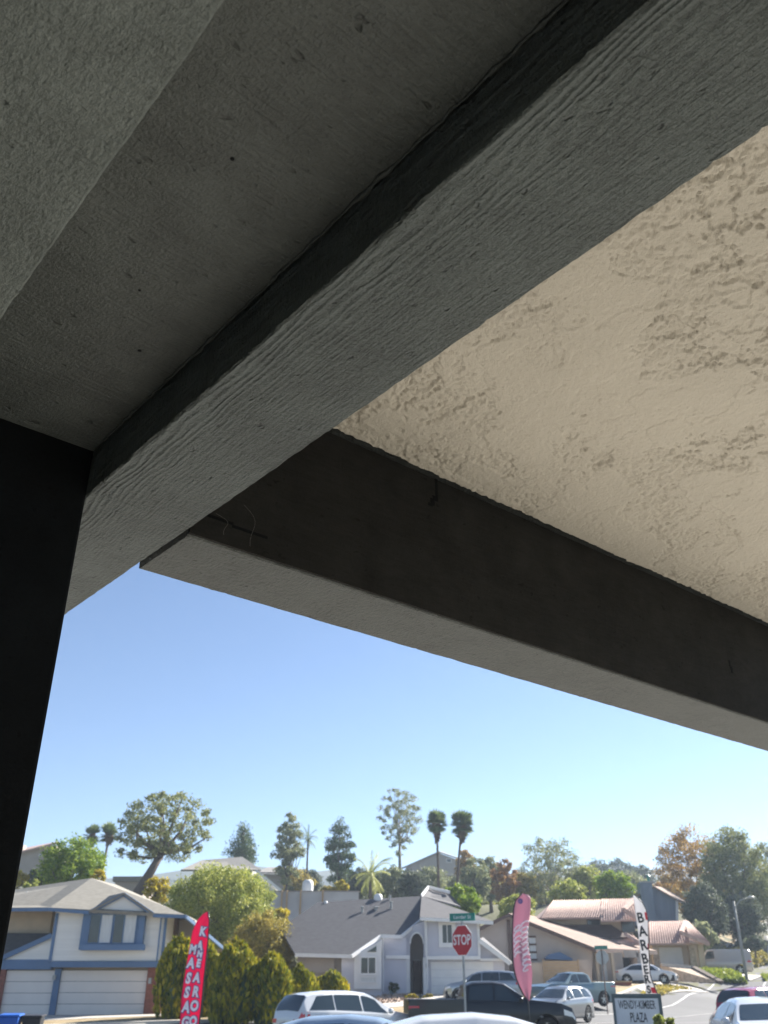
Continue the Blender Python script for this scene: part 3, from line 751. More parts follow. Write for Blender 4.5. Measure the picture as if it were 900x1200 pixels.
for (px, yt, yb, hw, Y, lab) in ((700, 1006, 1045, 20, 230, 'dark distant tree left of the far hill gap'), (728, 1004, 1045, 18, 235, 'dark distant tree, second from the right on the far ridge'),
                                 (752, 1012, 1050, 18, 225, 'dark distant tree directly behind the chimney'), (676, 1014, 1045, 14, 240, 'dark distant tree behind the wispy tree')):
    tree('distant_tree', lab, px, yt, yb, hw, Y, 'dark', clumps=20, cr=.4, leaves=60, lsize=.6, group='dark trees on the far ridge')
tree('red_tree', 'small reddish tree behind the blue grey house', 778, 1030, 1062, 12, 135, 'orange', clumps=14, cr=.35, leaves=60)
tree('autumn_tree', 'tall golden brown autumn tree right of the chimney house', 810, 963, 1085, 42, 126, 'autumn', clumps=60, cr=.24, leaves=90, lsize=.34)
tree('eucalyptus_tree', 'tallest dark drooping eucalyptus at right, topping the autumn tree', 862, 957, 1100, 44, 118, 'umbrella', 'column', clumps=70, cr=.28, leaves=120, lsize=.36, droop=.5)
tree('eucalyptus_tree', 'grey green eucalyptus cut off by the right edge of the photo', 906, 978, 1105, 32, 124, 'greygreen', 'column', clumps=40, cr=.3, leaves=90, lsize=.36, droop=.4)
tree('leafy_tree', 'dark full tree under the autumn tree, behind the beige van', 826, 1030, 1118, 26, 108, 'dark', clumps=40, cr=.30, leaves=120, lsize=.30)
tree('leafy_tree', 'dark tree behind the street lamp head', 872, 1040, 1120, 24, 112, 'dark', clumps=36, cr=.30, leaves=100, lsize=.30)
tree('shrub', 'grey blue shrub behind the gable of the tile roofed wing', 824, 1078, 1115, 17, 100, 'greygreen', cat='shrub', clumps=24, cr=.3, lsize=.24, trunk_r=.1)
tree('shrub', 'dark rounded shrub right of the beige van', 884, 1096, 1116, 11, 104, 'dark', cat='shrub', clumps=14, cr=.35, lsize=.22, trunk_r=.1)
tree('pepper_tree', 'big weeping light green pepper tree between the two houses', 258, 1008, 1114, 68, 76, 'pepper', clumps=90, cr=.22, leaves=170, lsize=.22, droop=.6, trunk_r=.35)
tree('pepper_tree', 'olive yellow drooping tree in front of the pepper tree, left of the grey roof', 308, 1062, 1160, 42, 66, 'olive', clumps=60, cr=.24, leaves=150, lsize=.18, droop=.5, trunk_r=.2)
tree('shrub', 'bright yellow green bush between the white house roof and the umbrella pine', 184, 1026, 1062, 15, 84, 'yellow', cat='shrub', clumps=18, cr=.32, lsize=.2, trunk_r=.1)
tree('shrub', 'yellow bush under the white garden wall, left of the grey roof', 328, 1064, 1084, 12, 90, 'yellow', cat='shrub', clumps=12, cr=.35, lsize=.2, trunk_r=.08)
thuja('tall dark golden arborvitae next to the brick garage pier, leftmost of the hedge', 208, 1096, 1192, 23, 50.5)
thuja('golden arborvitae directly behind the red feather flag', 241, 1104, 1192, 21, 51.5)
thuja('tallest golden arborvitae right of the red feather flag', 274, 1100, 1198, 27, 49, 6500)
thuja('broad golden arborvitae, third from the right of the hedge', 316, 1116, 1198, 26, 48.5, 6000)
thuja('golden arborvitae just behind the rear of the white crossover', 350, 1131, 1196, 20, 50)
thuja('smallest rounded golden arborvitae, standing apart by the grey roofed house', 388, 1138, 1185, 21, 55, 4000, group=None)

# ------------------------------------------------------------------ houses
def wbox(e, name, mt, px0, py0, px1, py1, Y, depth, label=None, down=0):
    """upright box whose front face fills the pixel box at distance Y"""
    ym = (py0 + py1) / 2
    a = P(px0, ym, Y).x; b = P(px1, ym, Y).x; z1 = ZY(py0, Y); z0 = ZY(py1, Y) - down
    return MB().box(a, Y, z0, b, Y + depth, z1).build(name, mt, e, rel=e, label=label)
def slab(e, name, mt, pts, th=.18, label=None):
    q = [P(*p) if len(p) == 3 and not isinstance(p, Vector) else p for p in pts]
    return MB().prism(q, (0, 0, -th)).build(name, mt, e, rel=e, label=label)
def board(e, name, mt, a, b, wd=.06, h=.2, lift=0):
    return MB().bar(P(*a) + Vector((0, -.05, lift)), P(*b) + Vector((0, -.05, lift)), wd, h).build(name, mt, e, rel=e)
def gable(e, name, mt, pts, depth):
    return MB().prism([P(*p) for p in pts], (0, depth, 0)).build(name, mt, e, rel=e)
def garage_door(e, px0, py0, px1, py1, Y, n=4, mt='door', cols=4):
    a = P(px0, (py0 + py1) / 2, Y).x; b = P(px1, (py0 + py1) / 2, Y).x; z1 = ZY(py0, Y); z0 = ZY(py1, Y)
    d = MB().box(a, Y + .12, z0, b, Y + .16, z1).build('garage_door', MT['cartrim'], e, rel=e)
    h = (z1 - z0) / n
    for i in range(n):
        m = MB(); m.box(a + .01, Y + .07, z0 + i * h + .01, b - .01, Y + .119, z0 + (i + 1) * h - .01)
        w_ = (b - a) / cols
        for k in range(cols):   # raised fields pressed into each section
            m.box(a + k * w_ + .12, Y + .058, z0 + i * h + .1, a + (k + 1) * w_ - .12, Y + .071, z0 + (i + 1) * h - .1)
        m.build('door_panel', MT[mt], d, rel=e)
    return d
def window(e, px0, py0, px1, py1, Y, panes, frame='white', glass='glass_dark', fw=.1):
    """frame standing proud with separate panes; panes = list of (fraction0, fraction1, material)"""
    ym = (py0 + py1) / 2; a = P(px0, ym, Y).x; b = P(px1, ym, Y).x; z1 = ZY(py0, Y); z0 = ZY(py1, Y)
    m = MB(); m.box(a, Y - .07, z0, b, Y - .002, z0 + fw).box(a, Y - .07, z1 - fw, b, Y - .002, z1)
    m.box(a, Y - .07, z0 + fw, a + fw, Y - .002, z1 - fw).box(b - fw, Y - .07, z0 + fw, b, Y - .002, z1 - fw)
    W = b - a - 2 * fw; xs = []
    for (f0, f1, mt) in panes[:-1]: x = a + fw + W * f1; m.box(x - .025, Y - .06, z0 + fw, x + .025, Y - .002, z1 - fw)
    w_ = m.build('window', MT[frame], e, rel=e)
    for (f0, f1, mt) in panes: MB().box(a + fw + W * f0, Y - .035, z0 + fw, a + fw + W * f1, Y - .025, z1 - fw).build('pane', MT[mt or glass], w_, rel=e)
    return w_

# --- white and blue two storey house at left
Y = 55
h1 = empty('house', (P(90, 1190, Y).x, Y, ZY(1190, Y)), 0, 'two storey white siding house with blue trim, grey hip roof and two garage doors', 'house')
wbox(h1, 'wall', MT['h1wall'], 61, 1067, 193, 1126, Y - .6, 9, 'white siding upper storey')
wbox(h1, 'wall', MT['h1cream'], -60, 1066, 60, 1094, Y + 1.6, 7, 'cream wall of the set back part')
wbox(h1, 'wall', MT['h1cream'], -60, 1120, 190, 1190, Y + .3, 8, down=.4)
garage_door(h1, 68, 1137, 170, 1190, Y, 4, 'door', 5)
garage_door(h1, 3, 1137, 60, 1191, Y, 4, 'door', 3)
wbox(h1, 'garage_surround', MT['bluetrim'], 60.5, 1135, 67.5, 1192, Y - .05, .36, down=.05)
wbox(h1, 'brick_pier', MT['brick'], 170.5, 1133, 188, 1190, Y - .12, .6, down=.3)
wbox(h1, 'brick_pier', MT['brick'], -30, 1133, 2.5, 1191, Y - .12, .6, down=.3)
wbox(h1, 'belt_board', MT['bluetrim'], 60, 1126.3, 191, 1133.5, Y - .7, .5)
wbox(h1, 'belt_board', MT['bluetrim'], -60, 1124.5, 60, 1136, Y - .2, .45)
wbox(h1, 'corner_trim', MT['bluetrim'], 61, 1070, 64.5, 1126, Y - .66, .1)
wbox(h1, 'corner_trim', MT['bluetrim'], 190.5, 1074, 193.5, 1126, Y - .66, .1)
# window bay with shutters and a deep sill
b = wbox(h1, 'window_bay', MT['bluetrim'], 95, 1070, 168, 1113, Y - 1.0, .4)
wn = window(h1, 104, 1071, 132, 1106, Y - 1.0, [(0, .48, 'glass_dark'), (.48, 1, 'curtain')], 'bluetrim', fw=.05)
wn = window(h1, 132.4, 1071, 160, 1106, Y - 1.0, [(0, .46, 'glass_dark'), (.46, 1, 'curtain')], 'bluetrim', fw=.05)
wbox(h1, 'window_sill', MT['bluetrim'], 94, 1106.5, 169, 1113.5, Y - 1.25, .26)
# gable over the bay
gable(h1, 'gable_wall', MT['h1wall'], [(108, 1070, Y - 1.05), (172, 1070, Y - 1.05), (145, 1050, Y - 1.05)], .3)
def rk(a, b, wd=.12, h=.2): return MB().bar(P(*a), P(*b), wd, h).build('rake_board', MT['bluetrim'], h1, rel=h1)
rk((104, 1069.5, Y - 1.2), (145, 1048, Y - 1.2)); rk((145, 1048, Y - 1.2), (181, 1072.5, Y - 1.2))
ridge_a = P(107, 1029, 60.5); ridge_l = P(-35, 1050, 64); fl = P(60, 1063.5, Y - 1.3); fr = P(218, 1073.5, Y - 1.3); ll = P(-80, 1066, Y + .6)
slab(h1, 'roof', MT['r1'], [P(58, 1063.5, Y - 1.3), P(218, 1072, Y - 1.3), ridge_a], .15)
slab(h1, 'roof', MT['r1'], [P(-80, 1064.5, Y + .9), P(60, 1063.2, Y - 1.28), ridge_a, ridge_l], .15)
slab(h1, 'roof', MT['r1'], [P(218, 1072, Y - 1.32), P(230, 1078, Y + 8), ridge_a + Vector((.5, 4, .0)), ridge_a], .15)
slab(h1, 'roof', MT['r1'], [ridge_a, ridge_a + Vector((.5, 4, 0)), P(0, 1070, 72), ridge_l], .15)
slab(h1, 'dormer_roof', MT['r1'], [P(103, 1068.5, Y - 1.35), P(145, 1046, Y - 1.35), P(141, 1047, 58.2), P(118, 1052, 58.5)], .1)
slab(h1, 'dormer_roof', MT['r1'], [P(145, 1046, Y - 1.36), P(182, 1071.5, Y - 1.36), P(178, 1063, 57), P(141, 1047, 58.2)], .1)
def gut(a, b): return MB().bar(P(*a), P(*b), .12, .17).build('gutter', MT['bluetrim'], h1, rel=h1)
gut((58, 1065.8, Y - 1.36), (104, 1069.5, Y - 1.36)); gut((180, 1073.2, Y - 1.36), (218, 1074.2, Y - 1.36)); gut((-60, 1066.8, Y + .8), (58, 1065.8, Y - 1.3))
gut((218, 1074.5, Y - 1.3), (267, 1116, Y + 2.5))
slab(h1, 'side_roof', MT['r1'], [P(216, 1073, Y - 1.2), P(267, 1114.5, Y + 2.5), P(266, 1112, Y + 6), P(212, 1070, Y + 5)], .1)
wbox(h1, 'side_wall', MT['h2beige'], 205, 1078, 226, 1130, Y + 2, 5)
wbox(h1, 'side_wall', MT['shadewood'], 193.8, 1076, 205, 1150, Y + 1.5, 5, down=1.5)  # dark recess: shade on the side wall painted brown
wbox(h1, 'side_wall', MT['h1cream'], 226, 1112, 262, 1150, Y + 3, 4, down=2)
slab(h1, 'lower_roof', MT['r1d'], [P(-60, 1122, Y - .3), P(-4, 1124, Y - .3), P(60, 1093.5, Y + .9), P(-60, 1093.5, Y + 1.5)], .12)
gable(h1, 'gable_wall', MT['h1wall'], [(0, 1125.5, Y - .1), (60.5, 1125.5, Y - .1), (60.5, 1097, Y - .1)], .2)
rk((-4, 1125.5, Y - .25), (61, 1096, Y - .25), .1, .24)
m = MB(); p = P(30, 1052, 59.5); m.tube([p + Vector((0, 0, -.5)), p + Vector((0, 0, .35))], .05, 8); m.build('vent_pipe', MT['white'], h1, rel=h1)
tree('shrub', 'tan bush in a pot at the foot of the brick garage pier', 183, 1178, 1190, 6, 53.5, 'autumn', cat='shrub', clumps=9, cr=.4, lsize=.09, trunk_r=.03)

def pipe(e, mt, px, y0, y1, Yp, rr=.05):
    return MB().tube([P(px, y0, Yp), Vector((P(px, y0, Yp).x, Yp, ZY(y1, Yp)))], rr, 6).build('downpipe', MT[mt], e, rel=e)
pipe(h1, 'bluetrim', 189, 1076, 1126, 54.2)
p = P(176, 1150, 54.7); MB().box(p.x - .08, p.y - .12, p.z - .12, p.x + .08, p.y, p.z + .16).build('wall_lamp', MT['galv'], h1, rel=h1)
p = P(64, 1146, 54.8); MB().box(p.x - .07, p.y - .12, p.z - .1, p.x + .07, p.y, p.z + .14).build('wall_lamp', MT['galv'], h1, rel=h1)
# --- lavender grey house with the dark hip roof
Y = 66
h2 = empty('house', (P(480, 1166, Y).x, Y, ZY(1166, Y)), 0, 'lavender grey house with dark hip roof and arched entry behind the stop sign', 'house')
wbox(h2, 'wall', MT['h2beige'], 348, 1119, 400, 1168, Y - 2.2, 8, 'taupe wall at the left end', down=.6)
wbox(h2, 'wall', MT['h2wall'], 400, 1120.5, 447, 1167, Y - 2.75, 8, down=.6)
gable(h2, 'wall', MT['h2wall'], [(413, 1120.4, Y - 2.74), (447, 1120.4, Y - 2.74), (447, 1100, Y - 2.74)], 1.2)
wbox(h2, 'wall', MT['h2wall'], 447.2, 1098, 476, 1167, Y - .5, 8, down=.6)
wbox(h2, 'wall', MT['h2wall'], 499, 1080, 561, 1125, Y, 9, 'blue grey upper storey over the garage')
wbox(h2, 'wall', MT['h2wall'], 497.5, 1124.5, 592, 1166, Y + .5, 9, down=.6)
gable(h2, 'wall', MT['h2wall'], [(561.5, 1125, Y + .2), (593, 1125, Y + .2), (561.5, 1103, Y + .2)], 6)
wbox(h2, 'siding_panel', MT['h2beige'], 357, 1122, 392, 1140, Y - 2.4, .2)
wbox(h2, 'white_panel', MT['white'], 415, 1120, 447, 1159, Y - 2.9, .15, 'white painted window surround')
gable(h2, 'white_panel', MT['white'], [(415, 1120, Y - 2.9), (447, 1120, Y - 2.9), (447, 1102, Y - 2.9)], .15)
window(h2, 421, 1120, 442, 1143, Y - 2.93, [(0, .5, 'glass_dark'), (.5, 1, 'glass_dark')], 'white', fw=.12)
window(h2, 421, 1144, 442, 1152, Y - 2.93, [(0, 1, 'curtain')], 'white', fw=.08)
MB().prism([P(430, 1115.5, Y - 2.95), P(441, 1115.5, Y - 2.95), P(441, 1108.5, Y - 2.95)], (0, .06, 0)).build('pane', MT['glass_dark'], h2, rel=h2)
wbox(h2, 'trim_band', MT['white'], 452, 1119.5, 480, 1123.5, Y - .65, .14)
wbox(h2, 'column', MT['white'], 475, 1122, 480.5, 1166, Y + .2, .5, down=.5)
wbox(h2, 'column', MT['white'], 496, 1122, 500, 1166, Y + .15, .5, down=.5)
# arched entry wall
m = MB(); arc = [P(480.5 + 7.9 * (1 - math.cos(t)), 1106 - 13 * math.sin(t), Y + .2) for t in np.linspace(0, math.pi, 15)]
outer = [P(472, 1122, Y + .2), P(472, 1098, Y + .2), P(478, 1090, Y + .2), P(488, 1083, Y + .2), P(498, 1079, Y + .2), P(500, 1122, Y + .2)]
lft = [arc[0].copy()]; a0 = P(480.5, 1122, Y + .2); a1 = P(496.3, 1122, Y + .2)
poly = [outer[0], a0] + arc + [a1, outer[5], outer[4], outer[3], outer[2], outer[1]]
m.prism(poly, (0, .4, 0)); m.build('arched_wall', MT['h2wall'], h2, rel=h2)
m = MB()
for i in range(len(arc) - 1): m.bar(arc[i] + Vector((0, -.03, 0)), arc[i + 1] + Vector((0, -.03, 0)), .1, .1)
m.build('arch_trim', MT['white'], h2, rel=h2)
wbox(h2, 'entry_wall', MT['h2beige'], 476, 1085, 500, 1167, Y + 2.2, .3, down=.6)
wbox(h2, 'front_door', MT['shadewood'], 484, 1126, 494, 1165, Y + 2.1, .08)
wbox(h2, 'trim_band', MT['white'], 499, 1120, 563, 1124.3, Y - .12, .4)
wbox(h2, 'trim_band', MT['white'], 563, 1123, 592, 1126, Y + .05, .3)
wbox(h2, 'corner_trim', MT['white'], 497.5, 1078, 500.5, 1120, Y - .1, .12)
wbox(h2, 'corner_trim', MT['white'], 559.5, 1080, 562.5, 1120, Y - .1, .12)
window(h2, 514, 1079, 534, 1110, Y - .01, [(0, .5, 'glass_dark'), (.5, 1, 'glass_dark')], 'white', fw=.26)
garage_door(h2, 505, 1127, 579, 1165, Y + .42, 4, 'white', 4)
# roofs
def on(pl, px, py):
    o_ = Vector((0, 0, EYE)); d_ = P(px, py, 10) - o_; n_ = (pl[1] - pl[0]).cross(pl[2] - pl[0]); return o_ + d_ * (n_.dot(pl[0] - o_) / n_.dot(d_))
A1 = P(373, 1057, 74.5); A2 = P(494, 1050, 74.5); pipe(h2, 'white', 499.5, 1082, 1160, 65.7); pipe(h2, 'white', 449, 1100, 1162, 65.2)
p = P(500.5, 1132, 66.2); MB().box(p.x - .08, p.y - .1, p.z - .12, p.x + .08, p.y, p.z + .16).build('wall_lamp', MT['galv'], h2, rel=h2)
A1 = P(373, 1057, 69.5); PL = [P(346, 1117.5, 62.8), P(412, 1119.5, 62.8), A1]; A2 = on(PL, 494, 1050)
slab(h2, 'roof', MT['r2'], [on(PL, *q) for q in ((328, 1087), (346, 1118), (412, 1119.5), (446, 1095.5), (470, 1096), (496, 1074.5), (494, 1050), (373, 1057))], .12)
slab(h2, 'roof', MT['r2'], [on(PL, 373, 1057.4), on(PL, 494, 1050.4), P(500, 1080, 79), P(345, 1084, 79)], .12)
slab(h2, 'roof', MT['r2'], [P(492, 1074.5, Y - .7), P(578, 1079.5, Y - .7), P(578, 1080.5, Y + .8), A2], .12)
slab(h2, 'roof', MT['r2'], [P(492, 1074.6, Y - .72), A2, on(PL, 495, 1074)], .12)
slab(h2, 'roof', MT['r2'], [P(494, 1050, 76), P(502, 1040.5, 80), P(526, 1046, 78), P(540, 1062, 76)], .12)
slab(h2, 'side_roof', MT['r2'], [P(562, 1100.5, Y - .2), P(598, 1127.5, Y - .2), P(600, 1127, Y + 4), P(566, 1098, Y + 5)], .12)
def wb(a, b, h=.2, wd=.1): return MB().bar(P(*a), P(*b), wd, h).build('fascia_board', MT['white'], h2, rel=h2)
for a_, b_ in (((346, 1119.3), (412, 1121)), ((412, 1121), (446, 1097.3)), ((446, 1097.3), (470, 1097.8)), ((470, 1097.8), (496, 1076.3))):
    MB().bar(on(PL, *a_) + Vector((0, -.12, 0)), on(PL, *b_) + Vector((0, -.12, 0)), .1, .2).build('fascia_board', MT['white'], h2, rel=h2)
wb((492, 1076.6, Y - .76), (578, 1081.6, Y - .76)); wb((561, 1101.8, Y - .25), (598, 1129.3, Y - .25), .26); wb((494, 1049.6, 71.6), (502, 1039.5, 79.6)); wb((502, 1039.5, 79.6), (527, 1045.5, 77.6))
for (px, py, hh, rr) in ((424.5, 1069, .30, .09), (458.5, 1065, .42, .09), (441, 1066, .12, .14), (457, 1054, .2, .07)):
    p = on(PL, px, py); m = MB(); m.tube([p + Vector((0, 0, -.6)), p + Vector((0, 0, hh))], rr, 10); m.lathe([(.01, .1), (rr * 1.5, .05), (rr * 1.5, 0), (rr, -.02)], p + Vector((0, 0, hh))); m.build('roof_vent', MT['galv'], h2, rel=h2)
for px, py, s in ((443, 1053, .42), (382, 1058, .16)):
    p = on(PL, px, py); m = MB(); m.lathe([(.01, s * .75), (s * .4, s * .72), (s * .68, s * .52), (s * .75, 0), (s * .75, -.6)], p + Vector((0, 0, -.0)), n=16); m.build('roof_dome', MT['white'], h2, smooth=True, rel=h2)
m = MB(); p0 = P(461, 1165, Y - .6)
MB().box(p0.x - .25, p0.y, p0.z - .1, p0.x + .25, p0.y + .4, p0.z + .35).build('planter', MT['carteal'], h2, rel=h2)
tree('shrub', 'small dark potted shrub beside the arched entry', 461, 1150, 1163, 6, Y - .5, 'dark', cat='shrub', clumps=9, cr=.35, lsize=.1, trunk_r=.03)
tree('shrub', 'orange yellow flowering shrub behind the pickup tailgate', 482, 1164, 1174, 8, 61, 'yellow', cat='shrub', clumps=10, cr=.4, lsize=.12, trunk_r=.03)
tree('shrub', 'low green shrub on the bank right of the orange flowering one', 502, 1165, 1174, 7, 61, 'olive', cat='shrub', clumps=8, cr=.4, lsize=.12, trunk_r=.03)
# loose gravel stones on the bank
r = np.random.default_rng(3); n = 1500; X_ = r.uniform(-9, 2, n); Y_ = r.uniform(58, 65.5, n)
Cc = np.stack([X_, Y_, [gz(a, b) + .08 for a, b in zip(X_, Y_)]], 1)
tag(quads_mesh('gravel', Cc, .16, MT['gravel'], None, aspect=1.1, r=r), kind='stuff')

# --- beige gable house, brown roof
Y = 78
h3 = empty('house', (P(650, 1153, Y).x, Y, ZY(1153, Y)), 0, 'beige single storey house with long low brown gable roof and open garage', 'house')
gable(h3, 'wall', MT['h3wall'], [(563, 1156, Y), (694, 1156, Y), (694, 1112.5, Y), (598, 1074, Y), (563, 1089, Y)], 7)
slab(h3, 'roof', MT['r3'], [P(596, 1070, Y - .6), P(698, 1111, Y - .6), P(770, 1114, 88), P(625, 1073, 90)], .2)
slab(h3, 'roof', MT['r3'], [P(596, 1070, Y - .6), P(625, 1073, 90), P(575, 1086, 90), P(556, 1089, Y - .6)], .2)
def b3(a, b, h=.24): return MB().bar(P(*a), P(*b), .08, h).build('rake_board', MT['shadewood'], h3, rel=h3)
b3((596, 1072.5, Y - .66), (698, 1114, Y - .66)); b3((596, 1072.5, Y - .66), (556, 1091.5, Y - .66)); b3((698, 1114, Y - .6), (770, 1116.5, 87.9), .3)
wbox(h3, 'dark_strip', MT['shadewood'], 596, 1078, 600, 1150, Y - .15, .15)  # dark upright strip on the gable wall
wbox(h3, 'wall', MT['h3wall'], 694.5, 1116, 731, 1154, Y + 2.2, 6, down=.3)
wbox(h3, 'wall', MT['h3wall'], 748, 1116, 760, 1154, Y + 2.4, 6, down=.3)
wbox(h3, 'lintel', MT['h3wall'], 731, 1114, 748, 1122, Y + 2.4, .3)
wbox(h3, 'garage_shade_sheet', MT['cartrim'], 730, 1121, 749, 1150, Y + 5, .2)  # near-black sheet paints the shade inside the open garage
for px in (700.5, 719): wbox(h3, 'porch_post', MT['h4wall'], px - 1.7, 1117, px + 1.7, 1150, Y + .8, .25, down=.3)
wbox(h3, 'porch_door', MT['curtain'], 705, 1120, 711, 1149, Y + 2.1, .08)
w3 = window(h3, 619.5, 1096, 629, 1128, Y, [(0, 1, 'curtain')], 'h3wall', fw=.07)
for i in range(4):
    z = ZY(1126 - i * 9, Y); p = P(620, 1110, Y).x; q = P(628.5, 1110, Y).x
    MB().box(p, Y - .12, z, q, Y - .075, z + .14).build('louvre', MT['shadewood'], w3, rel=h3)
awn = [P(640, 1122, Y - .9), P(645, 1118, Y - .9), P(656, 1115.5, Y - .9), P(671, 1123.5, Y - .9), P(671, 1125.5, Y - .9), P(640, 1124, Y - .9)]
MB().prism(awn, (0, .8, 0)).build('patio_awning', MT['bluetrim'], h3, rel=h3)
wbox(h3, 'garden_wall', MT['h1cream'], 612, 1128, 637, 1157, Y - 1.6, .25, down=.4)
wbox(h3, 'garden_wall', MT['h3wall'], 678.5, 1125, 691, 1157, Y - 1.6, .25, down=.4)
gt = empty('wooden_gate', (P(657, 1152, Y - 1.8).x, Y - 1.8, ZY(1152, Y - 1.8)), 0, 'tan wooden board gate between the pale garden walls', 'gate')
xa = P(638, 1139, Y - 1.8).x; xb = P(678, 1139, Y - 1.8).x; nb = 8; zz = ZY(1126, Y - 1.8); z0 = ZY(1153, Y - 1.8)
proto = None
for i in range(nb):
    z_ = z0 + (zz - z0) * i / nb
    MB().box(xa + random.uniform(0, .03), Y - 1.8, z_ + .01, xb - random.uniform(0, .03), Y - 1.76, z_ + (zz - z0) / nb - .01).build('board', MT['tanwood'], gt, rel=gt)
MB().box(xa - .08, Y - 1.85, z0, xa, Y - 1.7, zz + .1).build('gate_post', MT['tanwood'], gt, rel=gt)
MB().box(xb, Y - 1.85, z0, xb + .08, Y - 1.7, zz + .1).build('gate_post', MT['tanwood'], gt, rel=gt)
pw = empty('planter_wall', (P(700, 1156, 76).x, 76, ZY(1156, 76)), 0, 'low brick planter wall along the driveway of the beige house', 'wall')
wbox(pw, 'wall_body', MT['brick'], 652, 1151, 740, 1156, 75.6, .35, down=.5); wbox(pw, 'coping', MT['tanwood'], 651, 1149.6, 741, 1151, 75.5, .55)

# --- clay tile house behind
def tiled(e, pts, rows=None, name='tile_roof', pitch=.22):
    """tile roof: a slab with real barrel ridges running up the slope. pts = eave-left, eave-right, ridge-right, ridge-left (Vectors)"""
    a, b, c, d = pts; MB().prism(pts, (0, 0, -.14)).build(name, MT['tile'], e, rel=e)
    n = int(max((b - a).length, (c - d).length) / pitch); m = MB(); mid = MB()
    for i in range(n + 1):
        t = i / n; m.tube([a.lerp(b, t) + Vector((0, -.04, .03)), d.lerp(c, t) + Vector((0, 0, .03))], .045, 5)
    o = m.build('tile_rows', MT['tile'], e, smooth=True, rel=e); o['kind'] = 'stuff'
Y = 88
h4 = empty('house', (P(700, 1140, Y).x, Y, ZY(1140, Y)), 0, 'two storey tan house with pink clay tile roofs behind the brown roofed house', 'house')
wbox(h4, 'wall', MT['h4wall'], 640, 1072, 744, 1150, Y + 1, 7)
tiled(h4, [P(634, 1075.5, Y - .2), P(706, 1074.5, Y - .2), P(712, 1054.5, Y + 5.5), P(649, 1055.5, Y + 5.5)])
tiled(h4, [P(704, 1078.5, Y - 1.1), P(748, 1077.5, Y - 1.1), P(741, 1053.5, Y + 5.4), P(706, 1054, Y + 5.4)])
slab(h4, 'tile_roof', MT['tile'], [P(624, 1078, Y + 1), P(634, 1075, Y - .2), P(649, 1055.5, Y + 5.5)], .15)
MB().bar(P(743, 1054, Y + 4), P(731, 1066, Y - 1.2), .3, .3).build('barge_tiles', MT['tile'], h4, rel=h4)
MB().bar(P(731, 1066, Y - 1.2), P(747, 1077, Y - 1.3), .3, .3).build('barge_tiles', MT['tile'], h4, rel=h4)
window(h4, 688, 1077.5, 704, 1091, Y + .98, [(0, 1, None)], 'shadewood', fw=.06)
window(h4, 728, 1078.5, 744, 1093, Y + .98, [(0, 1, None)], 'shadewood', fw=.06)
slab(h4, 'shade_painted_roof', MT['shadewood'], [P(668, 1098, Y - 1), P(738, 1098, Y - 1), P(716, 1083.5, Y + 1), P(660, 1083.5, Y + 1)], .15)  # shade on this lower roof painted as dark brown
tiled(h4, [P(706, 1105, Y - 2), P(752, 1106, Y - 2), P(740, 1095, Y + .9), P(706, 1095, Y + .9)])
MB().bar(P(732, 1094, Y - 1.5), P(750, 1105, Y - 2.1), .28, .28).build('barge_tiles', MT['tile'], h4, rel=h4)
# right wing
Y = 90
h6 = empty('house', (P(790, 1132, Y).x, Y, ZY(1132, Y)), 0, 'low house with clay tile gable roof and stone pillars right of the white flag', 'house')
tiled(h6, [P(756, 1105.5, Y - .6), P(811, 1105, Y - .6), P(803, 1079.5, Y + 6), P(757, 1080.5, Y + 6)])
tiled(h6, [P(808, 1103, Y - 1.4), P(832, 1106, Y - .6), P(806, 1080, Y + 6.3), P(803.5, 1080, Y + 6.3)])
MB().bar(P(803, 1080, Y + 5.8), P(798, 1093, Y - 1), .3, .3).build('barge_tiles', MT['tile'], h6, rel=h6)
MB().bar(P(798, 1093, Y - 1), P(830, 1106.5, Y - 1.3), .3, .3).build('barge_tiles', MT['tile'], h6, rel=h6)
wbox(h6, 'wall', MT['h4wall'], 752, 1104, 826, 1140, Y + 1.2, 6, down=.6)
wbox(h6, 'garage_door', MT['white'], 773, 1110, 800, 1131, Y + 1.1, .1)
for px in (769, 812): wbox(h6, 'stone_pillar', MT['stone'], px - 3.3, 1107, px + 3.3, 1134, Y - .3, .6, down=.6)
wbox(h6, 'pillar', MT['h4wall'], 819, 1107, 822.5, 1130, Y, .3, down=.5)
# blue grey chimney house
Y = 112
h5 = empty('house', (P(775, 1080, Y).x, Y, ZY(1085, Y)), 0, 'dark blue grey sided house with a tall square chimney', 'house')
wbox(h5, 'chimney', MT['bluegrey'], 752.5, 1034, 767, 1085, Y - .9, 1.4)
wbox(h5, 'chimney_cap', MT['galv'], 751.5, 1032.6, 768, 1034.2, Y - 1.0, 1.6)
m = MB(); m.lathe([(.15, 0), (.15, .5), (.28, .5), (.02, .75)], P(760, 1032.5, Y - .2)); m.build('chimney_pot', MT['signgreen'], h5, rel=h5)
gable(h5, 'wall', MT['bluegrey'], [(744, 1085, Y), (793, 1085, Y), (793, 1055, Y), (768, 1040, Y), (744, 1052, Y)], 6)
slab(h5, 'roof', MT['r3'], [P(766, 1038, Y - .5), P(797, 1056, Y - .5), P(812, 1060, Y + 8), P(778, 1040, Y + 8)], .2)
slab(h5, 'roof', MT['r3'], [P(766, 1038, Y - .5), P(778, 1040, Y + 8), P(750, 1048, Y + 8), P(742, 1051, Y - .5)], .2)
MB().bar(P(793, 1053, Y - .1), P(793.5, 1082, Y - .1), .25, .25).build('corner_trim', MT['white'], h5, rel=h5)
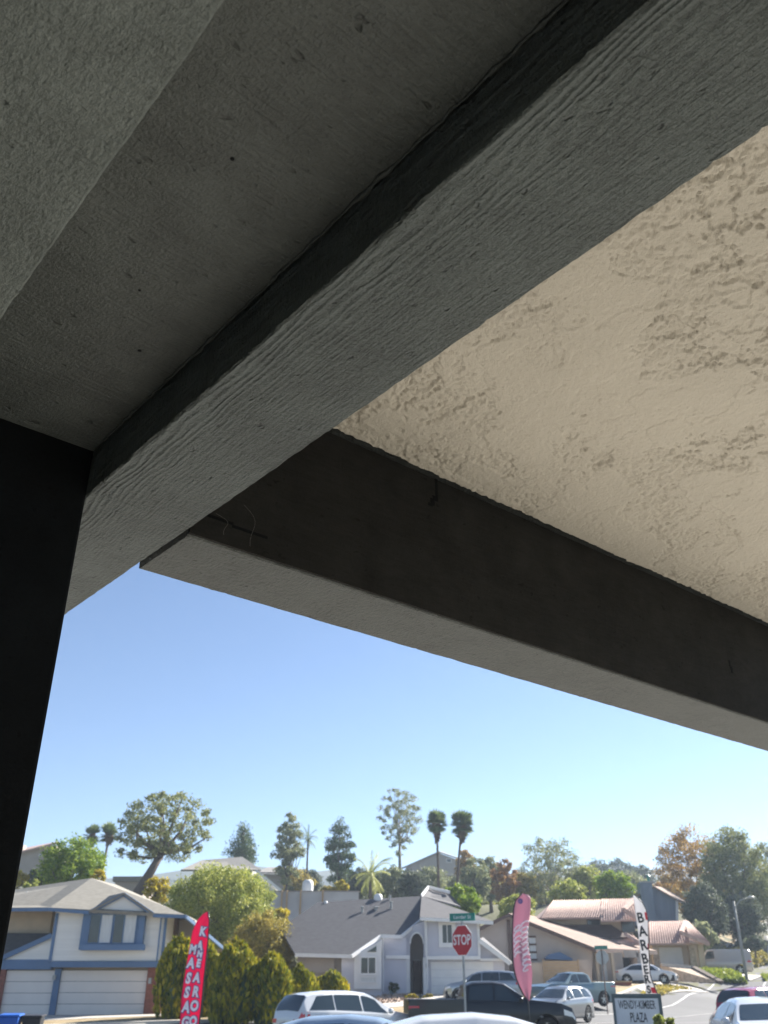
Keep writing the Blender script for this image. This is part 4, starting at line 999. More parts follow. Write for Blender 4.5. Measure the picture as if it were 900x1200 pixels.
# hillside houses
Y = 128
h7 = empty('house', (P(40, 1022, Y).x, Y, ZY(1022, Y)), 0, 'pale taupe hillside house with sloping tile roof at far left', 'house')
gable(h7, 'wall', MT['h3wall'], [(-20, 1026, Y), (64, 1026, Y), (64, 990, Y), (20, 998, Y), (-20, 1006, Y)], 8)
slab(h7, 'roof', MT['tile'], [P(-20, 1005, Y - .5), P(18, 999, Y - .5), P(66, 987, Y - .5), P(68, 986, Y + 8), P(-20, 1003, Y + 8)], .25)
wbox(h7, 'chimney', MT['h3wall'], 24, 990, 27, 1000, Y + 2, 1); window(h7, 46, 1001, 50, 1004, Y, [(0, 1, None)], 'white', fw=.08)
Y = 118
h8 = empty('house', (P(160, 1045, Y).x, Y, ZY(1045, Y)), 0, 'low white roofed house behind the trunk of the umbrella pine', 'house')
wbox(h8, 'wall', MT['h3wall'], 134, 1033, 168, 1052, Y, 5); wbox(h8, 'roof', MT['r5'], 132, 1027, 170, 1033, Y - .4, 6)
Y = 116
h9 = empty('house', (P(262, 1030, Y).x, Y, ZY(1040, Y)), 0, 'grey roofed hillside house behind the pepper tree with a white raked gable', 'house')
wbox(h9, 'wall', MT['wallgrey'], 225, 1018, 294, 1052, Y, 8)
slab(h9, 'roof', MT['r5'], [P(212, 1019, Y - .6), P(306, 1019, Y - .6), P(284, 1004, Y + 6), P(236, 1008, Y + 6)], .2)
gable(h9, 'gable_wall', MT['wallgrey'], [(296, 1050, Y - .5), (330, 1050, Y - .5), (330, 1044, Y - .5), (302, 1022, Y - .5), (296, 1026, Y - .5)], 1)
MB().bar(P(300, 1020, Y - .8), P(332, 1046, Y - .8), .2, .3).build('rake_board', MT['white'], h9, rel=h9)
Y = 210
h10 = empty('house', (P(505, 1012, Y).x, Y, ZY(1022, Y)), 0, 'pale grey gabled house on the crest between the two fan palm trunks', 'house')
gable(h10, 'wall', MT['h2beige'], [(470, 1026, Y), (538, 1026, Y), (538, 1008, Y), (515, 1000, Y), (478, 1014, Y)], 8)
slab(h10, 'roof', MT['r5'], [P(514, 997.5, Y - .6), P(542, 1007, Y - .6), P(545, 1008, Y + 8), P(518, 998, Y + 8)], .3)
slab(h10, 'roof', MT['r5'], [P(514, 997.5, Y - .6), P(518, 998, Y + 8), P(474, 1016, Y + 8), P(470, 1017, Y - .6)], .3)
window(h10, 523, 1006, 529, 1011, Y, [(0, 1, None)], 'white', fw=.1)
Y = 160
h11 = empty('house', (P(318, 1030, Y).x, Y, ZY(1040, Y)), 0, 'grey house roof showing between the pepper tree and the tall ragged tree', 'house')
wbox(h11, 'wall', MT['h2beige'], 300, 1022, 345, 1045, Y, 8)
slab(h11, 'roof', MT['r5'], [P(298, 1024, Y - .6), P(350, 1024, Y - .6), P(334, 1016, Y + 6), P(314, 1016, Y + 6)], .25)
Y = 104
gw = empty('garden_wall', (P(360, 1060, Y).x, Y, ZY(1062, Y)), 0, 'long pale grey garden wall with wooden posts above the dirt slope', 'wall')
wbox(gw, 'wall_body', MT['wallgrey'], 318, 1045, 420, 1061, Y, .3, down=2); wbox(gw, 'coping', MT['h2beige'], 317, 1043.8, 421, 1045, Y - .08, .5)
for px in (330, 336, 352, 378): wbox(gw, 'post', MT['tanwood'], px - 1, 1043, px + 1, 1064, Y - .25, .2, down=.8)
tk = P(360.5, 1044, 105.5); m = MB(); m.lathe([(.01, 1.15), (.35, 1.1), (.55, .9), (.6, .6), (.6, -1.5)], tk, n=16)
tag(m.build('water_tank', MT['white'], smooth=True, angle=40), 'white round topped tank standing behind the pale garden wall', 'tank')
rw = empty('retaining_wall', (P(800, 1138, 85).x, 85, ZY(1140, 85)), 0, 'tan retaining wall below the garden of the tile roofed wing', 'wall')
mw = MB(); mw.prism([P(775, 1150, 84), P(775, 1131, 84), P(812, 1134, 84), P(845, 1151.5, 80)], (0, .4, 0)); mw.build('wall_body', MT['stone'], rw, rel=rw)
MB().bar(P(812, 1133.5, 84), P(845, 1151, 80), .5, .2).build('coping', MT['bark'], rw, rel=rw); MB().bar(P(775, 1130.5, 84), P(812, 1133.5, 84), .5, .2).build('coping', MT['drive'], rw, rel=rw)
# ground cover and lawn
def cover(name, lf, n, quad, size, hgt=.12):
    r = np.random.default_rng(n); a, b, c, d = [np.array(q, float) for q in quad]; u = r.random((n, 1)); v = r.random((n, 1))
    p = a * (1 - u) * (1 - v) + b * u * (1 - v) + c * u * v + d * (1 - u) * v
    C_ = np.stack([p[:, 0], p[:, 1], [gz(x, y) + r.random() * hgt + .06 for x, y in p]], 1)
    tag(quads_mesh(name, C_, size, LF[lf], None, aspect=1.6, r=r), kind='stuff')
cover('ice_plant', 'grass', 2600, [(25.5, 84.6), (29.8, 83), (31, 91), (26, 91)], .28, .3)
cover('ice_plant', 'olive', 900, [(24.2, 84.5), (26.5, 84.5), (27.5, 90), (24.2, 90)], .28, .3)
cover('lawn', 'grass', 2500, [(31.5, 83.5), (34.5, 88.5), (38, 96), (34.5, 93)], .22, .08)
cover('ice_plant', 'olive', 1600, [(33, 98), (40, 103), (42, 112), (33, 108)], .3, .4)
cover('weeds', 'olive', 900, [(17, 70), (19, 71.5), (24, 79), (22, 79)], .18, .1)

# ------------------------------------------------------------------ vehicles
def I(tab, x): return float(np.interp(x, [p[0] for p in tab], [p[1] for p in tab]))
KIND = {
 'suv': dict(L=4.65, W=.92, H=1.68, rh=.60, wheels=(-1.35, 1.37), R=.36,
   top=[(-2.32, .92), (-2.27, 1.12), (-2.12, 1.38), (-1.98, 1.56), (-1.7, 1.63), (-1.0, 1.68), (-.2, 1.68), (.25, 1.63), (.55, 1.52), (1.25, 1.12), (1.9, 1.01), (2.2, .86), (2.32, .62)],
   belt=[(-2.32, .90), (-2.2, 1.14), (-1.0, 1.12), (1.2, 1.02), (1.9, .93), (2.2, .80), (2.32, .58)], hw=[(-2.32, .74), (-2.1, .86), (-1.3, .92), (1.0, .92), (1.8, .88), (2.15, .76), (2.32, .55)],
   side=[(-1.95, -1.62, -1.05, -1.02), (-1.0, -.98, -.02, -.02), (.04, .04, .98, .55)], ws=(.52, 1.22), rw=(-2.26, -1.97)),
 'sedan': dict(L=4.75, W=.91, H=1.45, rh=.56, wheels=(-1.38, 1.42), R=.33,
   top=[(-2.38, .75), (-2.3, .98), (-1.75, 1.06), (-1.1, 1.33), (-.7, 1.42), (-.1, 1.45), (.35, 1.41), (.65, 1.33), (1.35, 1.0), (2.0, .88), (2.28, .74), (2.38, .55)],
   belt=[(-2.38, .73), (-2.3, .92), (-1.7, .97), (-.8, .95), (1.3, .90), (2.0, .82), (2.28, .68), (2.38, .52)], hw=[(-2.38, .72), (-2.15, .84), (-1.3, .91), (1.0, .91), (1.8, .87), (2.2, .74), (2.38, .55)],
   side=[(-1.45, -1.05, -.12, -.12), (-.06, -.06, 1.05, .62)], ws=(.66, 1.34), rw=(-1.68, -1.08)),
 'van': dict(L=5.2, W=.98, H=2.05, rh=.80, wheels=(-1.55, 1.6), R=.37,
   top=[(-2.6, 1.2), (-2.56, 1.9), (-2.45, 2.0), (-1.8, 2.05), (.9, 2.05), (1.15, 1.98), (1.75, 1.35), (2.4, 1.15), (2.57, .9), (2.6, .7)],
   belt=[(-2.6, 1.15), (1.6, 1.2), (2.3, 1.05), (2.57, .85), (2.6, .65)], hw=[(-2.6, .92), (-2.4, .98), (1.6, .98), (2.4, .92), (2.6, .8)],
   side=[(.55, .55, 1.6, 1.15)], ws=(1.17, 1.72), rw=(-2.59, -2.555)),
 'pickup': dict(L=5.85, W=.98, H=1.92, rh=.66, wheels=(-1.85, 1.85), R=.41, bed=(-2.92, -.98), rail=1.36,
   top=[(-2.93, 1.36), (-.98, 1.36), (-.96, 1.40), (-.9, 1.80), (-.6, 1.90), (.1, 1.92), (.5, 1.86), (1.25, 1.36), (2.4, 1.24), (2.8, 1.1), (2.93, .8)],
   belt=[(-2.93, 1.30), (-1.0, 1.30), (1.2, 1.26), (2.4, 1.14), (2.8, 1.0), (2.93, .75)], hw=[(-2.93, .96), (1.5, .98), (2.5, .93), (2.93, .78)],
   side=[(-.82, -.74, .05, .05), (.12, .12, 1.0, .52)], ws=(.52, 1.22), rw=(-.955, -.915)),
}
def vehicle(name, label, cat, kind, paint, px, Y, head, dz=0, rails=False, scale=1.0, X=None, zg=None, lift_front=0, mirrors=True):
    k = KIND[kind]; L = k['L'] / 2
    x0 = X0(px, Y) if X is None else X; g = gz(x0, Y) + dz + .02 if zg is None else zg
    e = empty(name, (x0, Y, g), R(head), label, cat); e.scale = (scale,) * 3
    zb0 = .26
    def sect(x):
        top, bel, hw = I(k['top'], x), I(k['belt'], x), I(k['hw'], x)
        zb = zb0
        for wx in k['wheels']:
            d = abs(x - wx); Rr = k['R'] + .07
            if d < Rr: zb = max(zb, k['R'] + math.sqrt(Rr * Rr - d * d))
        if 'bed' in k and k['bed'][0] + .06 < x < k['bed'][1]:
            rl = k['rail']; return [(hw * .93, zb), (hw, max(zb + .02, .5)), (hw, max(zb + .04, .95)), (hw * .985, rl - .02), (hw * .96, rl), (hw * .90, rl - .01), (hw * .89, .85), (0, .84)]
        tt = max(0, min(1, (top - bel) / (k['H'] - bel))); yt = hw * .97 * (1 - tt) + k['rh'] * tt; yt = min(yt, hw * .95)
        e_ = bel + (top - bel) * .90
        return [(hw * .93, zb), (hw, max(zb + .02, .48)), (hw, max(zb + .04, .5 * (bel + .55))), (hw * .985, bel - .03), (hw * .965, bel), (yt, e_), (yt * .86, top - .008), (0, top + .015)]
    xs = sorted(set([round(v, 3) for v in np.linspace(-L + .01, L - .01, 64)] + [round(p[0], 3) for p in k['top'] if abs(p[0]) < L]))
    m = MB(); K = 15
    for x in xs:
        s = sect(x); m.v += [(x, y, z) for y, z in s] + [(x, -y, z) for y, z in reversed(s[:-1])]
    for i in range(len(xs) - 1):
        for j in range(K - 1): m.f.append((i * K + j, (i + 1) * K + j, (i + 1) * K + j + 1, i * K + j + 1))
    m.f.append(tuple(range(K))); m.f.append(tuple((len(xs) - 1) * K + j for j in range(K - 1, -1, -1)))
    body = m.build('body', MT[paint], e, smooth=True, angle=32)
    MB().box(-L + .15, -k['W'] + .12, zb0 - .06, L - .15, k['W'] - .12, .62).build('underbody', MT['cartrim'], e)
    # side glass
    def sp(x, t, sg):
        s = sect(x); a, b = s[4], s[5]; return (x, sg * (a[0] + (b[0] - a[0]) * t + .006), a[1] + (b[1] - a[1]) * t + .002)
    for sg in (1, -1):
        for (b0, t0, b1, t1) in k['side']:
            m = MB(); n = 6
            for i in range(n + 1):
                f = i / n; m.v += [sp(b0 + (b1 - b0) * f, .08, sg), sp((b0 + t0) / 2 + ((b1 + t1) / 2 - (b0 + t0) / 2) * f, .5, sg), sp(t0 + (t1 - t0) * f, .90, sg)]
            for i in range(n):
                for j in (0, 1): m.f.append((3 * i + j, 3 * i + 3 + j, 3 * i + 4 + j, 3 * i + 1 + j))
            m.build('side_window', MT['carglass'], e, smooth=True)
    def glassband(nm, xa, xb, off):
        m = MB(); n = 6
        for i in range(n + 1):
            x = xa + (xb - xa) * i / n; s = sect(x); ins = .93
            row = [(s[5][0] * ins, s[5][1] + .2 * (s[6][1] - s[5][1])), s[6], s[7]]
            m.v += [(x + off[0], y * .985, z + off[1]) for y, z in row] + [(x + off[0], -y * .985, z + off[1]) for y, z in reversed(row[:-1])]
        for i in range(n):
            for j in range(4): m.f.append((5 * i + j, 5 * i + 5 + j, 5 * i + 6 + j, 5 * i + 1 + j))
        m.build(nm, MT['carglass'], e, smooth=True)
    glassband('windscreen', k['ws'][0] + .04, k['ws'][1] - .03, (.006, .008)); glassband('rear_window', k['rw'][0], k['rw'][1], (-.01, .006))
    # wheels
    for wx in k['wheels']:
        for sg in (1, -1):
            Rr = k['R']; yo = sg * (k['W'] - .12); m = MB()
            m.lathe([(Rr * .62, -.11), (Rr * .93, -.11), (Rr, -.07), (Rr, .07), (Rr * .93, .11), (Rr * .62, .11)], (wx, yo, Rr), 'y', 24); wv = m.build('wheel', MT['tyre'], e, smooth=True, angle=40)
            m = MB(); m.lathe([(Rr * .64, -.09), (Rr * .6, .0), (Rr * .64, .09)], (wx, yo, Rr), 'y', 24)
            for q in range(5):
                a = q * 2 * math.pi / 5 + .3; m.bar((wx, yo + sg * .07, Rr), (wx + math.cos(a) * Rr * .62, yo + sg * .08, Rr + math.sin(a) * Rr * .62), .06, .04, up=(0, 1, 0))
            m.build('rim', MT['rim'], wv)
    # lamps, mirrors, plate
    for sg in (1, -1):
        def lam(nm, mt, xa, xb, j0, j1, f0=0, f1=1):
            m = MB(); n = 4
            for i in range(n + 1):
                x = xa + (xb - xa) * i / n; s = sect(x); a, b = s[j0], s[j1]
                for f in (f0, f1): m.v.append((x, sg * (a[0] + (b[0] - a[0]) * f + .012), a[1] + (b[1] - a[1]) * f))
            for i in range(n): m.f.append((2 * i, 2 * i + 2, 2 * i + 3, 2 * i + 1))
            end = 0 if abs(xa) > abs(xb) else n
            if True:   # wraps round the end of the car
                x = xa if end == 0 else xb; s = sect(x); xo = x - .02 if x < 0 else x + .02
                a, b = s[j0], s[j1]; z0_ = a[1] + (b[1] - a[1]) * f0; z1_ = a[1] + (b[1] - a[1]) * f1; y1 = a[0] + .01
                m.poly([(xo, sg * y1, z0_), (xo, sg * y1, z1_), (xo, sg * (y1 - .26), z1_), (xo, sg * (y1 - .22), z0_)])
            m.build(nm, MT[mt], e)
        lam('tail_lamp', 'lampred', -L + .02, -L + .38, 2, 4, .35, .95); lam('headlamp', 'lampclear', L - .45, L - .03, 2, 3, .2, .9)
        if mirrors:
            xm = k['ws'][1] - .25; hb = I(k['belt'], xm); yw = I(k['hw'], xm)
            m = MB(); m.lathe([(.01, -.02), (.07, -.01), (.085, .05), (.07, .11), (.01, .13)], (xm, sg * (yw + .1), hb + .03), n=10); m.build('mirror', MT[paint], e, smooth=True)
    MB().box(-L - .02, -.16, .62, -L + .02, .16, .76).build('licence_plate', MT['plate'], e)
    MB().box(-L - .01, -k['W'] * .72, .34, -L + .1, k['W'] * .72, .5).build('bumper', MT['cartrim'], e)
    MB().box(L - .1, -.5, .38, L + .005, .5, .58).build('grille', MT['cartrim'], e)
    if rails:
        for sg in (1, -1):
            MB().tube([(x, sg * (k['rh'] * .88), I(k['top'], x) + .045) for x in np.linspace(-1.7, .3, 8)], .018, 6).build('roof_rail', MT['galv'], e, smooth=True)
        MB().lathe([(.01, .09), (.03, .07), (.06, 0)], (-1.75, 0, 1.64), n=8).build('antenna_fin', MT[paint], e, smooth=True)
    return e
vehicle('parked_car', 'white crossover seen from its rear quarter in front of the hedge', 'car', 'suv', 'carwhite', 408, 33, 36, dz=-.12)
vehicle('parked_car', 'near white sedan, only its roof showing at the bottom edge', 'car', 'sedan', 'carwhite', 560, 12.2, 3, dz=-.08)
vehicle('parked_car', 'pale blue car of which only the roof shows at the bottom edge', 'car', 'sedan', 'carblue', 418, 15.5, -4, dz=-.17)
vehicle('pickup_truck', 'black crew cab pickup truck behind the stop sign pole', 'pickup truck', 'pickup', 'carblack', 571, 34, 4, scale=.94, dz=.04)
vehicle('parked_car', 'silver crossover in the driveway behind the stop sign pole', 'car', 'suv', 'carsilver', 566, 60, 172, dz=0)
vehicle('parked_car', 'dark grey car facing the camera beside the black pickup hood', 'car', 'suv', 'cargrey', 655, 53, 232, dz=0)
vehicle('pickup_truck', 'blue grey pickup truck across the street with its tail to the right', 'pickup truck', 'pickup', 'carteal', 669, 64, 212, dz=0)
vehicle('parked_van', 'beige passenger van parked on the sloping driveway by the street lamp', 'van', 'van', 'carbeige', 851, 92, 158)
vehicle('parked_car', 'white car on the driveway in front of the open garage', 'car', 'sedan', 'carwhite', 759, 79.5, -22)
vehicle('parked_car', 'dark red hatchback seen from behind at the right edge', 'car', 'suv', 'carred', 893, 41.5, 38, dz=0)
vehicle('parked_car', 'white sedan facing the camera at the lower right corner', 'car', 'sedan', 'carwhite', 886, 24, 262, dz=0)

# ------------------------------------------------------------------ bins
def bin_(label, px, Y, mt, top):
    x = X0(px, Y); g = gz(x, Y) + .01; e = empty('wheelie_bin', (x, Y, g), R(8), label, 'bin', 'wheeled bins on the pavement')
    h = ZY(top, Y) - g; h = max(h, .7)
    m = MB(); n = len(m.v)
    m.v = [(-.2, -.24, .06), (.2, -.24, .06), (.2, .2, .06), (-.2, .2, .06), (-.27, -.32, h * .92), (.27, -.32, h * .92), (.27, .3, h * .92), (-.27, .3, h * .92)]
    m.f = [(0, 3, 2, 1), (4, 5, 6, 7), (0, 1, 5, 4), (1, 2, 6, 5), (2, 3, 7, 6), (3, 0, 4, 7)]; m.build('bin_body', MT[mt], e, bevel=.02)
    MB().prism([Vector(p) for p in ((-.3, -.36, h * .92), (.3, -.36, h * .92), (.3, .34, h * .95), (-.3, .34, h * .95))], (0, 0, .06)).build('lid', MT[mt], e, bevel=.02)
    m = MB(); m.tube([(-.24, .38, h * .9), (.24, .38, h * .9)], .02, 8); m.build('handle', MT[mt], e)
    for sx in (-.24, .24): MB().lathe([(.01, -.03), (.12, -.03), (.12, .03), (.01, .03)], (sx, .26, .12), 'y', 14).build('wheel', MT['tyre'], e)
bin_('blue wheeled bin at the lower left corner', 19, 30, 'binblue', 1188)
bin_('black wheeled bin right of the blue one', 45, 30.3, 'binblack', 1189)

# ------------------------------------------------------------------ lettering
def text(body, size, mt, parent, loc, rot, sx=1.0, name='lettering', ext=.004, align='CENTER', spacing=1.0, shear=0, bold=0):
    cu = bpy.data.curves.new(name, 'FONT'); cu.body = body; cu.size = size; cu.extrude = ext; cu.align_x = align; cu.align_y = 'CENTER'
    cu.space_character = spacing; cu.shear = shear; cu.offset = bold; cu.resolution_u = 3
    t = bpy.data.objects.new(name, cu); COL.objects.link(t); bpy.context.view_layer.update()
    me = bpy.data.meshes.new_from_object(t.evaluated_get(bpy.context.evaluated_depsgraph_get())); bpy.data.objects.remove(t)
    me.materials.clear(); me.materials.append(mt)
    o = bpy.data.objects.new(name, me); COL.objects.link(o); o.parent = parent; o.location = loc; o.rotation_euler = rot; o.scale = (sx, 1, 1)
    return o
UP = (R(90), 0, 0)

# stop sign
def octagon(m, r, y0, y1, zc=0):
    pts = [Vector((r * math.cos(R(22.5 + 45 * i)), y0, zc + r * math.sin(R(22.5 + 45 * i)))) for i in range(8)]; m.prism(pts, (0, y1 - y0, 0))
Ys = 26.6; c = P(545, 1102, Ys); g = gz(c.x, Ys)
ss = empty('stop_sign', (c.x - .05, Ys, g), R(-50), 'red stop sign with green street name plate on a metal pole', 'road sign')
zc = c.z - g; rr = .405
m = MB(); octagon(m, rr, -.045, -.040, zc); m.build('sign_border', MT['signwhite'], ss)
m = MB(); octagon(m, rr * .945, -.049, -.0452, zc); m.build('sign_plate', MT['signred'], ss)
text('STOP', .345, MT['signwhite'], ss, (0, -.0505, zc), UP, .80, ext=.001, bold=.006)
m = MB(); m.box(-.022, -.04, -.1, .022, .005, zc + rr + .06); m.build('pole', MT['galv'], ss)
sn = empty('street_sign', (0, 0, 0)); bpy.data.objects.remove(sn)
m = MB(); m.box(-.36, -.015, zc + rr + .07, .36, .015, zc + rr + .26); np_ = m.build('name_plate', MT['signgreen'], ss)
np_.rotation_euler = (0, 0, R(26)); t_ = text('Lander St', .13, MT['signwhite'], np_, (0, -.0165, zc + rr + .165), UP, 1.0, ext=.001)
# second, turned stop sign
Y2 = 62; c = P(705.5, 1122, Y2); g = min(gz(c.x, Y2), ZY(1180, Y2))
s2 = empty('stop_sign', (c.x, Y2, g), R(180 - 24), 'far stop sign seen from its grey back in front of the beige house', 'road sign')
zc = c.z - g
m = MB(); octagon(m, .42, -.045, -.04, zc); m.build('sign_plate', MT['signback'], s2)
m = MB(); m.box(-.03, -.04, -.2, .03, .02, zc + .47); m.build('pole', MT['shadewood'], s2)
m = MB(); m.box(-.4, -.02, zc + .46, .4, .02, zc + .66); m.build('name_plate', MT['signgreen'], s2)

# monument sign
Ym = 28; c = P(747, 1180, Ym); g = gz(c.x, Ym)
ms = empty('monument_sign', (c.x, Ym, g), R(-12), 'grey shopping plaza monument sign with dark lettering', 'sign')
zt = ZY(1164.5, Ym) - g; W_ = .62
m = MB(); m.box(-W_ - .04, 0, .0, W_ + .04, .34, zt); m.build('sign_body', MT['monument'], ms, bevel=.01)
m = MB(); m.box(-W_ + .03, -.012, zt - .80, W_ - .05, .002, zt - .11); m.build('sign_face', MT['monface'], ms)
for z_, h_ in ((zt - .055, .06), (zt - .85, .05)): MB().box(-W_ - .04, -.03, z_ - h_ / 2, W_ + .04, .0, z_ + h_ / 2).build('frame_rail', MT['monument'], ms)
for x_ in (-W_ + .0, W_ - .02): MB().box(x_ - .03, -.03, zt - .82, x_ + .03, .0, zt - .09).build('frame_rail', MT['monument'], ms)
text('WENDY-KIMBER', .29, MT['blackletter'], ms, (-.01, -.0145, zt - .275), UP, .46, ext=.002, bold=.003)
text('PLAZA', .32, MT['blackletter'], ms, (.0, -.0145, zt - .58), UP, .48, ext=.002, bold=.003)
for (px, py, hw, lab) in ((773, 1188, 8, 'small pale green shrub at the foot of the monument sign'), (786, 1192, 5, 'small green shrub right of the monument sign')):
    tree('shrub', lab, px, py, py + 14, hw, 26.5, 'pepper', cat='shrub', clumps=9, cr=.4, leaves=60, lsize=.06, trunk_r=.02)

# ------------------------------------------------------------------ feather flags
def feather(label, Yf, leftpts, rightpts, mt, rz_amp, name='feather_flag', poleside='R', segs=26):
    """cloth between two edges given as (pixel x, pixel y) rows; returns empty and a mapper (u, y) -> world"""
    ys = [p[1] for p in leftpts]; y0, y1 = ys[0], ys[-1]
    def at(u, y, off=0):
        xl = np.interp(y, [p[1] for p in leftpts], [p[0] for p in leftpts]); xr = np.interp(y, [p[1] for p in rightpts], [p[0] for p in rightpts])
        dy = rz_amp * (.6 * math.sin(y * .09 + u * 2.4) + .5 * math.sin(u * 5 + y * .031)) * (u if poleside == 'L' else 1 - u * .8)
        p = P(xl + (xr - xl) * u, y, Yf); p.y += dy - off; return p
    bx = P(rightpts[-1][0] if poleside == 'R' else leftpts[-1][0], 1158, Yf).x; g = gz(bx, Yf)
    e = empty(name, (bx, Yf, g), 0, label, 'flag', 'feather flags in front of the parking lot')
    m = MB(); nu = 10; nv = 60
    for j in range(nv + 1):
        for i in range(nu + 1): m.v.append(tuple(at(i / nu, y0 + (y1 - y0) * j / nv)))
    for j in range(nv):
        for i in range(nu): k_ = j * (nu + 1) + i; m.f.append((k_, k_ + 1, k_ + nu + 2, k_ + nu + 1))
    o = m.build('cloth', MT[mt], e, smooth=True, rel=e); so_ = o.modifiers.new('solid', 'SOLIDIFY'); so_.thickness = .004; so_.offset = 1
    u = 1.02 if poleside == 'R' else -.02
    pp = [at(u, y) for y in np.linspace(y0, y1, 16)]; d = (pp[-1] - pp[-2]).normalized(); last = pp[-1].copy()
    while last.z > g + .05:
        last = last + Vector((0, 0, -.25)); pp.append(last.copy())
    MB().tube(pp, [.011 + .009 * i / len(pp) for i in range(len(pp))], 8).build('pole', MT['pole'], e, smooth=True, rel=e)
    MB().box(bx - .3, Yf - .03, g, bx + .3, Yf + .03, g + .03).box(bx - .03, Yf - .3, g + .031, bx + .03, Yf + .3, g + .06).build('base', MT['pole'], e, rel=e)
    return e, at
def glyph(e, at, ch, u, y, sz, mt='letterwhite', sx=.8, rot=0, off=.022, back=None, bold=.0, shear=0, name='letter'):
    p = at(u, y, off); q = p - Vector(e.location)
    if back: text(ch, sz * 1.02, MT[back], e, (q.x + .006, q.y + .004, q.z - .004), (R(90), rot, 0), sx, 'letter_outline', .001, bold=bold + .016, shear=shear)
    return text(ch, sz, MT[mt], e, tuple(q), (R(90), rot, 0), sx, name, .001, bold=bold, shear=shear)
e, at = feather('red feather flag with two columns of white letters, left of the hedge', 20, [(242, 1068.5), (237, 1071), (231, 1078), (226, 1090), (224, 1100), (220, 1120), (216, 1145), (213, 1170), (210.5, 1200), (209, 1215)],
    [(244, 1068.5), (245.3, 1074), (244.3, 1090), (242.5, 1110), (240.5, 1130), (237.5, 1160), (235, 1185), (233, 1200), (232, 1215)], 'flagred', .05)
for ch, u, y, s in (('K', .68, 1092, .25), ('A', .60, 1108.5, .25), ('N', .66, 1118, .19), ('E', .66, 1129, .22), ('A', .66, 1146, .26), ('R', .68, 1162.5, .28), ('O', .68, 1179, .28), ('O', .70, 1197, .26),
                    ('M', .24, 1113, .25), ('A', .24, 1129, .29), ('S', .24, 1147, .30), ('S', .25, 1163.5, .30), ('A', .26, 1180.5, .30), ('G', .28, 1198, .28)):
    glyph(e, at, ch, u * .96 + .01, y, s * .86, sx=.80, rot=R(8), back='letterblue', bold=.012)
e, at = feather('pink wavy feather flag with pale script lettering, right of the stop sign', 22, [(612, 1047), (608, 1050), (604, 1056), (602, 1066), (601, 1080), (600.5, 1100), (601, 1120), (602, 1135), (606, 1150), (612, 1163), (619, 1173)],
    [(614, 1047), (619, 1048.5), (622, 1052), (621.5, 1066), (620, 1080), (618.5, 1092), (619.5, 1108), (622, 1122), (623.5, 1140), (622.5, 1160), (620.5, 1173)], 'flagpink', .10, poleside='L')
m = MB()
for (u, y, wd, ln) in [(.28, 1088 + 6.2 * i, .05, .15) for i in range(6)] + [(.74, 1083 + 6.4 * i, .055, .17) for i in range(9)]:
    c = at(u, y, .02); tl = .035 if int(y) % 2 else .05
    n_ = 10
    pts = [c + Vector((math.cos(t) * ln * .5, -.004, math.sin(t) * ln * .28 + math.cos(t) * tl)) for t in np.linspace(0, 2 * math.pi * (.6 + .4 * ((int(y * 7) % 3) / 2)), n_)]
    m.tube(pts, .017, 5)
m.build('script_lettering', MT['flaglight'], e, rel=e)
m = MB(); c = at(.32, 1056, .02); m.lathe([(.01, 0), (.05, .003), (.06, 0)], c, 'y', 10); m.build('printed_emblem', MT['letterblue'], e, rel=e)
e, at = feather('white feather flag with dark stacked letters and red patches behind the monument sign', 31, [(742, 1049), (743.5, 1058), (745.5, 1075), (747.5, 1090), (749, 1105), (750.5, 1120), (753, 1140), (756, 1155), (758, 1175)],
    [(744, 1049), (751, 1055), (756, 1063), (759, 1075), (759.5, 1090), (760, 1110), (761, 1130), (762, 1145), (767, 1157), (771, 1166), (772, 1175)], 'flagwhite', .03)
for ch, u, y, s in (('B', .34, 1076, .46), ('A', .42, 1092, .46), ('R', .46, 1108, .46), ('B', .46, 1124, .44), ('E', .46, 1137, .36), ('R', .40, 1148, .36), ('S', .30, 1160, .32)):
    glyph(e, at, ch, u, y, s * .88, 'blackletter', .92, rot=R(-6), bold=.012)
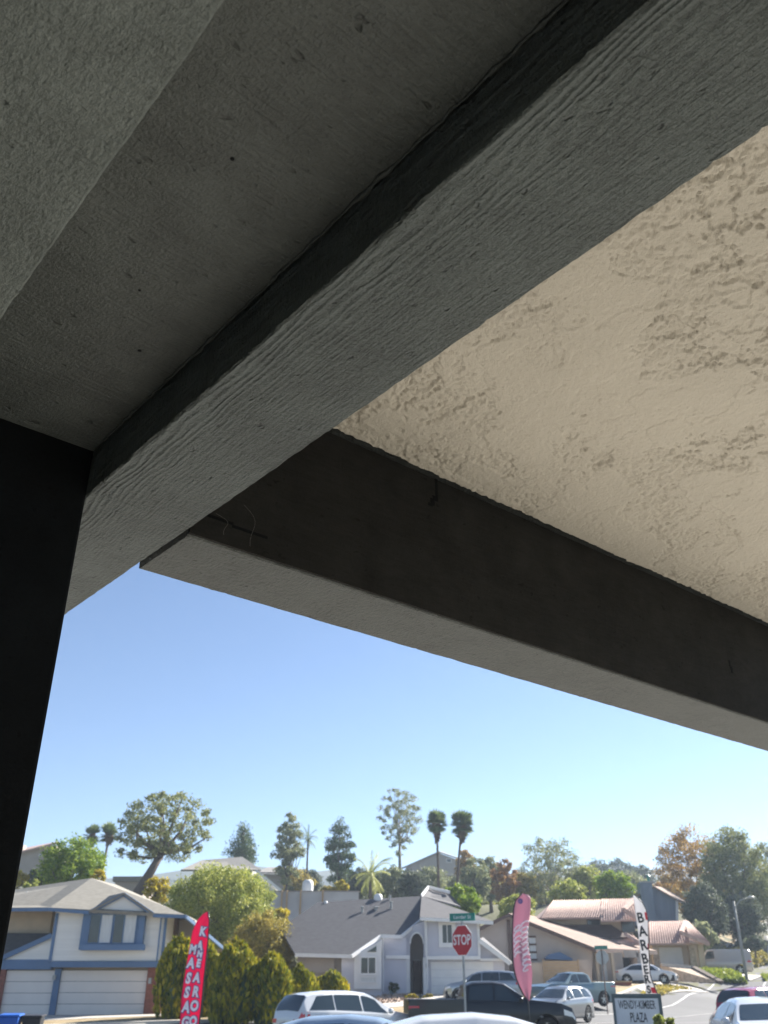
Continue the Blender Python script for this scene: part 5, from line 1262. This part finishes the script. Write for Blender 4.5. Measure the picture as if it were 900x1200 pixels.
for (u0, u1, ya, yb) in ((.80, .99, 1069, 1078), (.90, .99, 1106, 1112), (.55, .95, 1157, 1164)):
    m = MB(); m.v = [tuple(at(u0, ya, .012)), tuple(at(u1, ya, .012)), tuple(at(u1, yb, .012)), tuple(at(u0, yb, .012))]; m.f = [(0, 1, 2, 3)]; m.build('red_patch', MT['flagaccent'], e, rel=e)

# ------------------------------------------------------------------ street lamp
Yl = 84; top = P(863, 1056, Yl); bot = P(875, 1150, Yl); g = gz(bot.x, Yl); xb = P(877, 1158, Yl).x
sl_ = empty('street_lamp', (xb, Yl, g), 0, 'pale concrete street lamp with curved arm beside the beige van', 'street lamp')
zt = top.z - g
MB().tube([(0, 0, -.2), (0, 0, zt * .5), (-.02, 0, zt)], [.13, .11, .08], 12).build('pole', MT['polegrey'], sl_, smooth=True)
MB().tube([(-.02, 0, zt - .9), (.15, 0, zt - .35), (.55, 0, zt + .05), (1.3, 0, zt + .28)], [.05, .05, .045, .04], 8).build('arm', MT['polegrey'], sl_, smooth=True)
m = MB(); m.lathe([(.02, .14), (.12, .11), (.2, .03), (.17, -.04), (.02, -.06)], (0, 0, 0), n=14); lh = m.build('lamp_head', MT['signback'], sl_, smooth=True); lh.location = (1.55, 0, zt + .27); lh.scale = (1.8, 1, 1)
fb = empty('utility_box', (P(735, 1146, 79).x, 79, gz(P(735, 1146, 79).x, 79)), 0); bpy.data.objects.remove(fb)

# ------------------------------------------------------------------ haze
hz = MB().box(-960, -320, -1.2, 960, 1010, 112).build('haze', mat('haze', (1, 1, 1)))
tag(hz, kind='stuff'); hm = bpy.data.materials.new('haze_air'); hm.use_nodes = True; hz.data.materials.clear(); hz.data.materials.append(hm)
t = hm.node_tree; t.nodes.clear(); out = t.nodes.new('ShaderNodeOutputMaterial'); pv = t.nodes.new('ShaderNodeVolumePrincipled')
pv.inputs['Color'].default_value = (.66, .80, 1, 1); pv.inputs['Density'].default_value = .0004; pv.inputs['Anisotropy'].default_value = .3
t.links.new(pv.outputs[0], out.inputs['Volume'])
